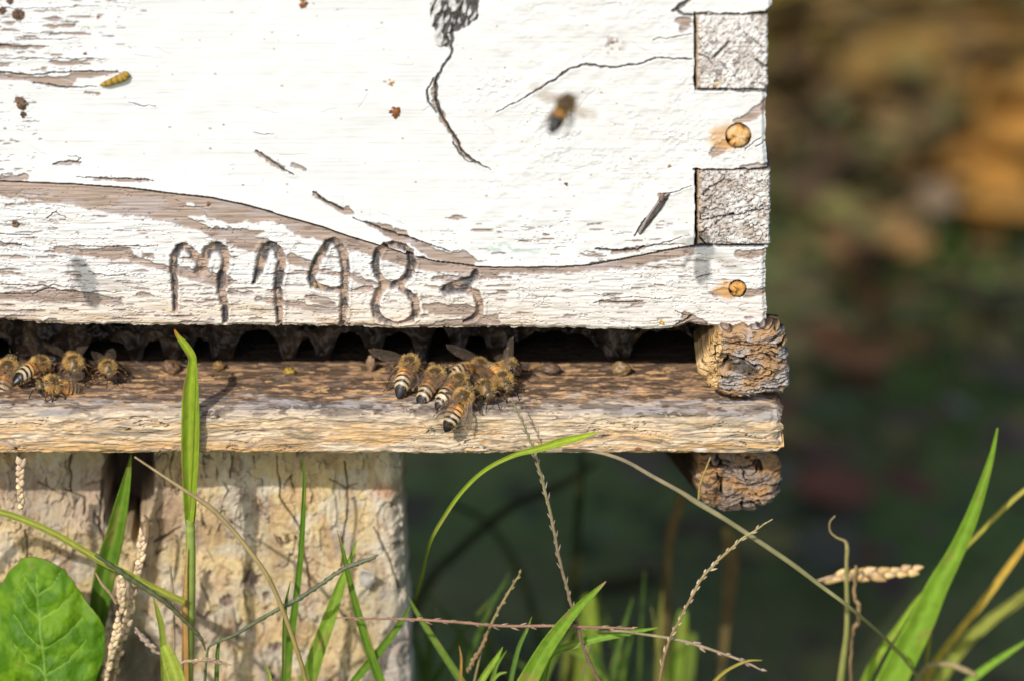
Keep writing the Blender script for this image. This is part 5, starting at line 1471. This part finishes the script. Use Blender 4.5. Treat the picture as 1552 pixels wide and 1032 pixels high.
# right hand tuft
tf = thing('grass_tuft', 'large green grass tuft at the lower right corner', 'grass tuft', tuple(onY(1380, 1300, .015)))
of = np.array(tf.location)
BL = [([(1512, 648, 3), (1503, 690, 9), (1488, 740, 16), (1470, 790, 22), (1447, 840, 27), (1420, 890, 35), (1398, 940, 41), (1372, 990, 46), (1345, 1045, 48)], 20, (.17, .33, .035), (.21, .38, .04), None, .22),
      [([(1399, 896, 2), (1385, 915, 7), (1358, 955, 11), (1330, 995, 14), (1308, 1040, 16)]), 30, (.26, .42, .05), (.24, .40, .05), None, .3],
      ([(1570, 728, 7), (1530, 762, 8), (1490, 802, 7), (1450, 845, 5), (1420, 890, 5), (1400, 1040, 6)], 34, (.42, .42, .10), (.34, .38, .06), None, .4),
      ([(1575, 795, 9), (1535, 850, 12), (1495, 905, 13), (1455, 955, 13), (1420, 1000, 14), (1395, 1045, 14)], 40, (.52, .36, .08), (.34, .42, .07), None, .3),
      ([(1580, 880, 14), (1540, 912, 18), (1495, 945, 20), (1455, 985, 20), (1418, 1040, 20)], 75, (.32, .36, .09), (.26, .34, .06), None, .3),
      ([(1565, 965, 3), (1530, 988, 9), (1500, 1008, 12), (1465, 1036, 14), (1440, 1070, 14)], 30, (.18, .36, .04), (.2, .38, .04), None, .3)]
for i, (p, Y, c0, c1, tc_, fd) in enumerate(BL):
    blade(p, Y, c0, c1, tipc=tc_, fold=fd, seed=80 + i, parent=tf, origin=of, name='blade')
stalk([(1480, 1024, 8), (1460, 1014, 10), (1435, 1006, 8), (1405, 1010, 8), (1385, 1036, 8)], 30, (.55, .42, .22), seed=88, parent=tf, origin=of, name='dry_stalk')

stalk([(1266, 781, 1.5), (1258, 790, 2), (1258, 804, 2.5), (1268, 814, 3), (1281, 820, 5), (1284, 832, 7), (1283, 850, 6), (1283, 880, 7), (1284, 920, 8), (1283, 960, 9), (1278, 1000, 11), (1273, 1040, 12)], 12, (.58, .44, .22), (.30, .34, .08), seed=90, n=110, label='upright stalk with a curled dry tip at the lower right')
stalk([(1297, 858, 4), (1295, 878, 5), (1296, 905, 6), (1303, 920, 7), (1298, 945, 8), (1291, 975, 6), (1288, 1040, 4)], 14, (.50, .34, .16), (.42, .28, .15), seed=91, zig=1.2, label='withered brown leaf sheath beside the curled stalk')
stalk([(1386, 864, 8), (1362, 866, 9), (1335, 868, 9), (1305, 870, 9), (1275, 872, 8), (1250, 877, 6), (1238, 880, 3)], 20, (.62, .44, .28), root=False, seed=92, n=70, spikelets=16, scol=(.85, .60, .28), slen=4.2, sr=1.05, seed_range=(0, .95), name='seed_head', cat='seed head', label='level straw seed head lying across the lower right stalks')

# the round leaf
lf = thing('round_leaf', 'large glossy round green leaf at the bottom left corner', 'leaf', tuple(onY(75, 1032, -.02)))
ol_ = np.array(lf.location)
LO = [(8, 1060), (-18, 1010), (-20, 960), (-8, 920), (6, 892), (26, 877), (50, 871), (72, 876), (92, 888), (110, 905), (122, 924), (134, 932), (148, 946), (158, 965), (158, 990), (152, 1015), (142, 1040), (128, 1075), (100, 1120), (70, 1150), (45, 1120), (30, 1090)]
LO = np.array(LO + LO[:1], float)
seg = np.concatenate([[0], np.cumsum(np.hypot(*np.diff(LO, axis=0).T))]); t = np.linspace(0, seg[-1], 240, endpoint=False)
ox = np.interp(t, seg, LO[:, 0]); oy = np.interp(t, seg, LO[:, 1])
for _ in range(8):
    ox = (np.roll(ox, 1) + ox * 2 + np.roll(ox, -1)) / 4; oy = (np.roll(oy, 1) + oy * 2 + np.roll(oy, -1)) / 4
ox += (fbm(t / 9, t * 0, 2, 4) - .5) * 3; oy += (fbm(t / 9, t * 0 + 4, 2, 4) - .5) * 3
cxl, cyl = 70, 1000
rr = np.linspace(.005, 1, 110)[:, None]
ax = cxl + (ox - cxl)[None] * rr; ay = cyl + (oy - cyl)[None] * rr
VE = [[(78, 1150, 3.5), (76, 1060, 3), (66, 1000, 2.6), (56, 940, 2), (50, 885, 1.2)]]
for k, (yy, dx1, dy1, dx2, dy2) in enumerate([(1060, -50, -30, 60, -30), (1020, -48, -40, 62, -45), (985, -44, -42, 60, -36), (950, -34, -36, 48, -34), (920, -24, -26, 32, -28)]):
    xm = np.interp(yy, [885, 940, 1000, 1060], [50, 56, 66, 76])
    VE.append([(xm, yy, 1.8), (xm + dx1 * .55, yy + dy1 * .45, 1.4), (xm + dx1, yy + dy1, .8)]); VE.append([(xm, yy, 1.8), (xm + dx2 * .55, yy + dy2 * .4, 1.4), (xm + dx2, yy + dy2, .8)])
hgt = np.zeros(ax.shape); vm_ = np.zeros(ax.shape)
Dm_ = np.full(ax.shape, 99.)
for vpts in VE:
    d, w = linedist(ax + (fbm(ax / 12, ay / 12, 2, 3) - .5) * 6, ay, vpts, 60); Dm_ = np.minimum(Dm_, d / (w * .6)); vm_ = np.maximum(vm_, sst(w * 1.2, w * .3, d))
hgt = .6 * (1 - np.exp(-Dm_ / 8.0)) + (fbm(ax / 38, ay / 34, 2, 33) - .5) * 3.4 + (fbm(ax / 14, ay / 14, 2, 36) - .5) * .5 + (fbm(ax / 5, ay / 5, 2, 34) - .5) * .35 - 3.4 * rr ** 3 + .05 * (ax - 70) * .3
fn = np.exp(-(((ax - 122) / 12) ** 2 + ((ay - 965) / 55) ** 2)); hgt -= fn * 1.5
A = onY(ax, ay, -.020); A[..., 1] -= hgt * MM
A[..., 1] += (ay - 1000) / 5.3 * MM * -.35
Bq = A.copy(); Bq[..., 1] += .0003
C = np.zeros(A.shape) + np.array((.08, .20, .005)); C = mixc(C, (.16, .31, .01), sst(.4, .7, fbm(ax / 22, ay / 22, 3, 35)))
C = mixc(C, (.28, .44, .07), vm_ * .6); C = mixc(C, (.30, .25, .05), sst(.99, 1, rr + 0 * ax) * .6)
C = mixc(C, (.25, .16, .04), (np.hypot(ax - 42, ay - 884) < 2.5)); C = mixc(C, (.25, .16, .04), (np.hypot(ax - 30, ay - 1004) < 2))
mb = MB(); mb.grid(np.concatenate([A, Bq[::-1]]) - ol_, np.concatenate([C, C[::-1]]), True)
mb.build('leaf_blade', M_LEAF, lf)
stp = np.array([onY(74, 1130, -.020) + np.array((0, 0, 0)), onY(85, 1180, -.016), onY(95, 1260, -.008)])
stp = np.concatenate([spline(stp, 12), [[stp[-1][0] + .01, .005, GROUND - .005]]]); mb = MB(); mb.tube(stp - ol_, .0011, (.2, .3, .06), 8); mb.build('leaf_stalk', M_GRASS, lf)

# ================================================================== BEHIND: grass, litter
def scatter_grass(name, label, seed, count, box, hmin, hmax, wmin, wmax, cols, avoid=None):
    rnd = np.random.RandomState(seed)
    n = 7
    x0 = rnd.uniform(box[0], box[1], count); y0 = rnd.uniform(box[2], box[3], count)
    H_ = rnd.uniform(hmin, hmax, count) * (.5 + .8 * fbm(x0 * 5 + 40, y0 * 5 + 40, 3, seed)); wd = rnd.uniform(wmin, wmax, count)
    az = rnd.uniform(0, 2 * math.pi, count); bend_ = rnd.uniform(.1, 1.0, count) * H_
    t = np.linspace(0, 1, n)
    cx_ = x0[:, None] + np.cos(az)[:, None] * bend_[:, None] * t[None] ** 2; cy_ = y0[:, None] + np.sin(az)[:, None] * bend_[:, None] * t[None] ** 2
    cz = GROUND + H_[:, None] * (t[None] - .3 * t[None] ** 3 * (bend_ / H_)[:, None])
    pa = az + math.pi / 2 + rnd.normal(0, .5, count)
    ww = wd[:, None] * np.clip((1 - t[None]) * 3.0, 0.02, 1) * .5
    Lp = np.stack([cx_ - np.cos(pa)[:, None] * ww, cy_ - np.sin(pa)[:, None] * ww, cz], -1); Rp = np.stack([cx_ + np.cos(pa)[:, None] * ww, cy_ + np.sin(pa)[:, None] * ww, cz], -1)
    V = np.stack([Lp, Rp], 2)          # count, n, 2, 3
    base = (np.arange(count) * n * 2)[:, None] + (np.arange(n - 1) * 2)[None]
    Q = np.stack([base, base + 1, base + 3, base + 2], -1).reshape(-1, 4)
    cc = np.array(cols)[rnd.randint(0, len(cols), count)] * rnd.uniform(.6, 1.3, (count, 1))
    C = np.repeat(cc, n * 2, 0)
    o = raw_mesh(name, V.reshape(-1, 3), Q, col=C, mat=M_GRASS)
    tag(o, label, 'grass', kind='stuff')
    return o


scatter_grass('background_grass', 'soft mass of green grass on the ground behind the hive', 5, 3600, (-.9, 1.1, .62, 2.0), .02, .06, .002, .006,
              [(.10, .19, .03), (.13, .23, .04), (.08, .15, .03), (.17, .20, .05), (.20, .13, .05)])
scatter_grass('under_hive_grass', 'shaded grass growing under the hive and around the post', 6, 900, (-.5, .5, -.15, .30), .03, .16, .002, .005,
              [(.10, .18, .04), (.14, .22, .05), (.2, .2, .08)])


def fallen_leaves(seed, spots, name, label):
    rnd = np.random.RandomState(seed)
    mb = MB()
    for (px, py, size, c, cnt, sprd) in spots:
        P0 = onZ(px, py, GROUND + .035); size *= .62; cnt = int(cnt * 2.2)
        for _ in range(cnt):
            c3 = P0 + np.array((rnd.normal(0, sprd), rnd.normal(0, sprd * 2.6), rnd.uniform(-.02, .02)))
            az = rnd.uniform(0, 6.28); tilt = rnd.uniform(-.5, .9)
            u_ = np.linspace(-1, 1, 9)[:, None]; v_ = np.linspace(-1, 1, 7)[None]
            wv = np.sqrt(np.clip(1 - u_ ** 2, 0, 1)) * .55
            L_ = size * rnd.uniform(.7, 1.2)
            loc = np.stack([u_ * L_ + 0 * v_, v_ * wv * L_, (.25 * u_ ** 2 + .35 * v_ ** 2 * wv) * L_ * rnd.uniform(-.4, 1) + 0 * u_], -1)
            loc = loc @ np.array(Matrix.Rotation(tilt, 3, 'X')).T @ np.array(Matrix.Rotation(az, 3, 'Z')).T
            mb.grid(loc + c3, np.array(c) * np.array((.62, .66, .62)) * rnd.uniform(.6, 1.2))
    o = mb.build(name, M_LITTER); tag(o, label, 'leaves', kind='stuff')


fallen_leaves(8, [(1500, 245, .035, (.80, .36, .08), 12, .014), (1535, 250, .03, (.62, .30, .08), 5, .012), (1440, 70, .04, (.50, .28, .08), 16, .035), (1390, 100, .035, (.46, .26, .08), 10, .03), (1205, 30, .035, (.44, .30, .07), 12, .022),
                 (1330, 10, .03, (.40, .24, .08), 4, .02), (1490, 110, .03, (.36, .20, .08), 5, .03), (1250, 120, .03, (.36, .24, .10), 6, .03), (1300, 170, .04, (.24, .14, .08), 8, .04), (1410, 310, .022, (.45, .30, .2), 3, .01),
                 (1325, 400, .024, (.30, .15, .07), 4, .014), (1380, 400, .016, (.34, .18, .07), 3, .01), (1300, 290, .026, (.22, .14, .08), 4, .02), (1265, 540, .028, (.42, .18, .09), 5, .012), (1215, 600, .024, (.50, .36, .15), 3, .012),
                 (1250, 610, .02, (.28, .24, .22), 2, .02), (1515, 530, .025, (.32, .24, .10), 3, .015), (1540, 480, .02, (.24, .16, .14), 3, .01), (1230, 715, .03, (.30, .12, .08), 5, .012), (1310, 720, .02, (.30, .18, .16), 4, .02),
                 (1230, 940, .02, (.36, .30, .12), 3, .03), (1175, 860, .02, (.26, .22, .18), 3, .02), (1540, 680, .02, (.3, .22, .18), 2, .01), (1010, 720, .03, (.2, .15, .1), 4, .02), (800, 800, .03, (.16, .14, .1), 5, .05)],
              'leaf_litter', 'orange and brown fallen leaves strewn on the ground behind the hive')
rnd = np.random.RandomState(12)
fallen_leaves(9, [(rnd.uniform(1180, 1552), rnd.uniform(0, 250), .016, [(.34, .20, .08), (.22, .13, .06), (.26, .22, .08)][i % 3], 7, .05) for i in range(26)] + [(rnd.uniform(620, 1552), rnd.uniform(420, 1030), .013, [(.20, .17, .10), (.16, .20, .10)][i % 2], 5, .06) for i in range(22)],
              'dry_leaf_litter', 'dull brown leaf litter mixed in the grass behind the hive')
# soft stems well behind, under the hive
for i, (p, Y, c, lab) in enumerate([
    ([(882, 690, 12), (878, 760, 14), (872, 850, 16), (868, 950, 16), (866, 1040, 16)], 150, (.05, .08, .04), 'dark blurred upright stem behind the gap under the board'),
    ([(905, 700, 8), (850, 735, 14), (780, 765, 16), (700, 830, 16), (640, 900, 16), (600, 1040, 16)], 170, (.06, .07, .04), 'dark blurred stem slanting across the gap under the board'),
    ([(680, 760, 10), (745, 800, 12), (800, 900, 14), (830, 1040, 16)], 190, (.07, .11, .05), 'faint blurred stem crossing behind the lime arch'),
    ([(1038, 740, 14), (1022, 790, 18), (1012, 850, 14), (1008, 1040, 8)], 110, (.16, .12, .06), 'blurred brown seed head left of the bearer'),
    ([(1100, 800, 16), (1108, 850, 26), (1104, 905, 20), (1090, 1040, 8)], 120, (.17, .13, .07), 'blurred brown seed head below the timber bearer'),
    ([(893, 900, 20), (892, 950, 34), (888, 1000, 34), (884, 1045, 34)], 95, (.26, .38, .06), 'blurred pale green blade behind the bottom centre'),
    ([(1035, 925, 14), (1030, 970, 30), (1024, 1010, 32), (1018, 1045, 32)], 100, (.24, .38, .06), 'blurred green blade behind the curved seed spike'),
    ([(1050, 960, 12), (1046, 1000, 18), (1040, 1045, 20)], 120, (.2, .32, .06), 'second blurred green blade behind the curved seed spike'),
    ([(862, 965, 8), (858, 1000, 14), (855, 1045, 14)], 100, (.2, .26, .06), 'narrow blurred olive blade at the bottom centre')]):
    blade(p, Y, c, fold=.2, seed=100 + i, label=lab)

# a soft clump of fine blades just behind the focus, bottom centre
sc_ = thing('grass_tuft', 'soft clump of fine green blades behind the bottom centre stalks', 'grass tuft', tuple(onY(800, 1150, .10)))
osc = np.array(sc_.location)
rnd = np.random.RandomState(77)
for i in range(26):
    bx = rnd.uniform(635, 1040); ty = rnd.uniform(860, 1000); lx_ = rnd.normal(0, 45)
    w_ = rnd.uniform(5, 13)
    cc = [(.12, .24, .04), (.18, .30, .05), (.09, .18, .04), (.26, .28, .08)][rnd.randint(4)]
    blade([(bx + lx_, ty, 1.5), (bx + lx_ * .55, ty + (1040 - ty) * .35, w_ * .7), (bx + lx_ * .2, ty + (1040 - ty) * .7, w_), (bx, 1042, w_)], rnd.uniform(35, 150), cc, fold=.3, seed=200 + i, parent=sc_, origin=osc, name='blade', n=30)
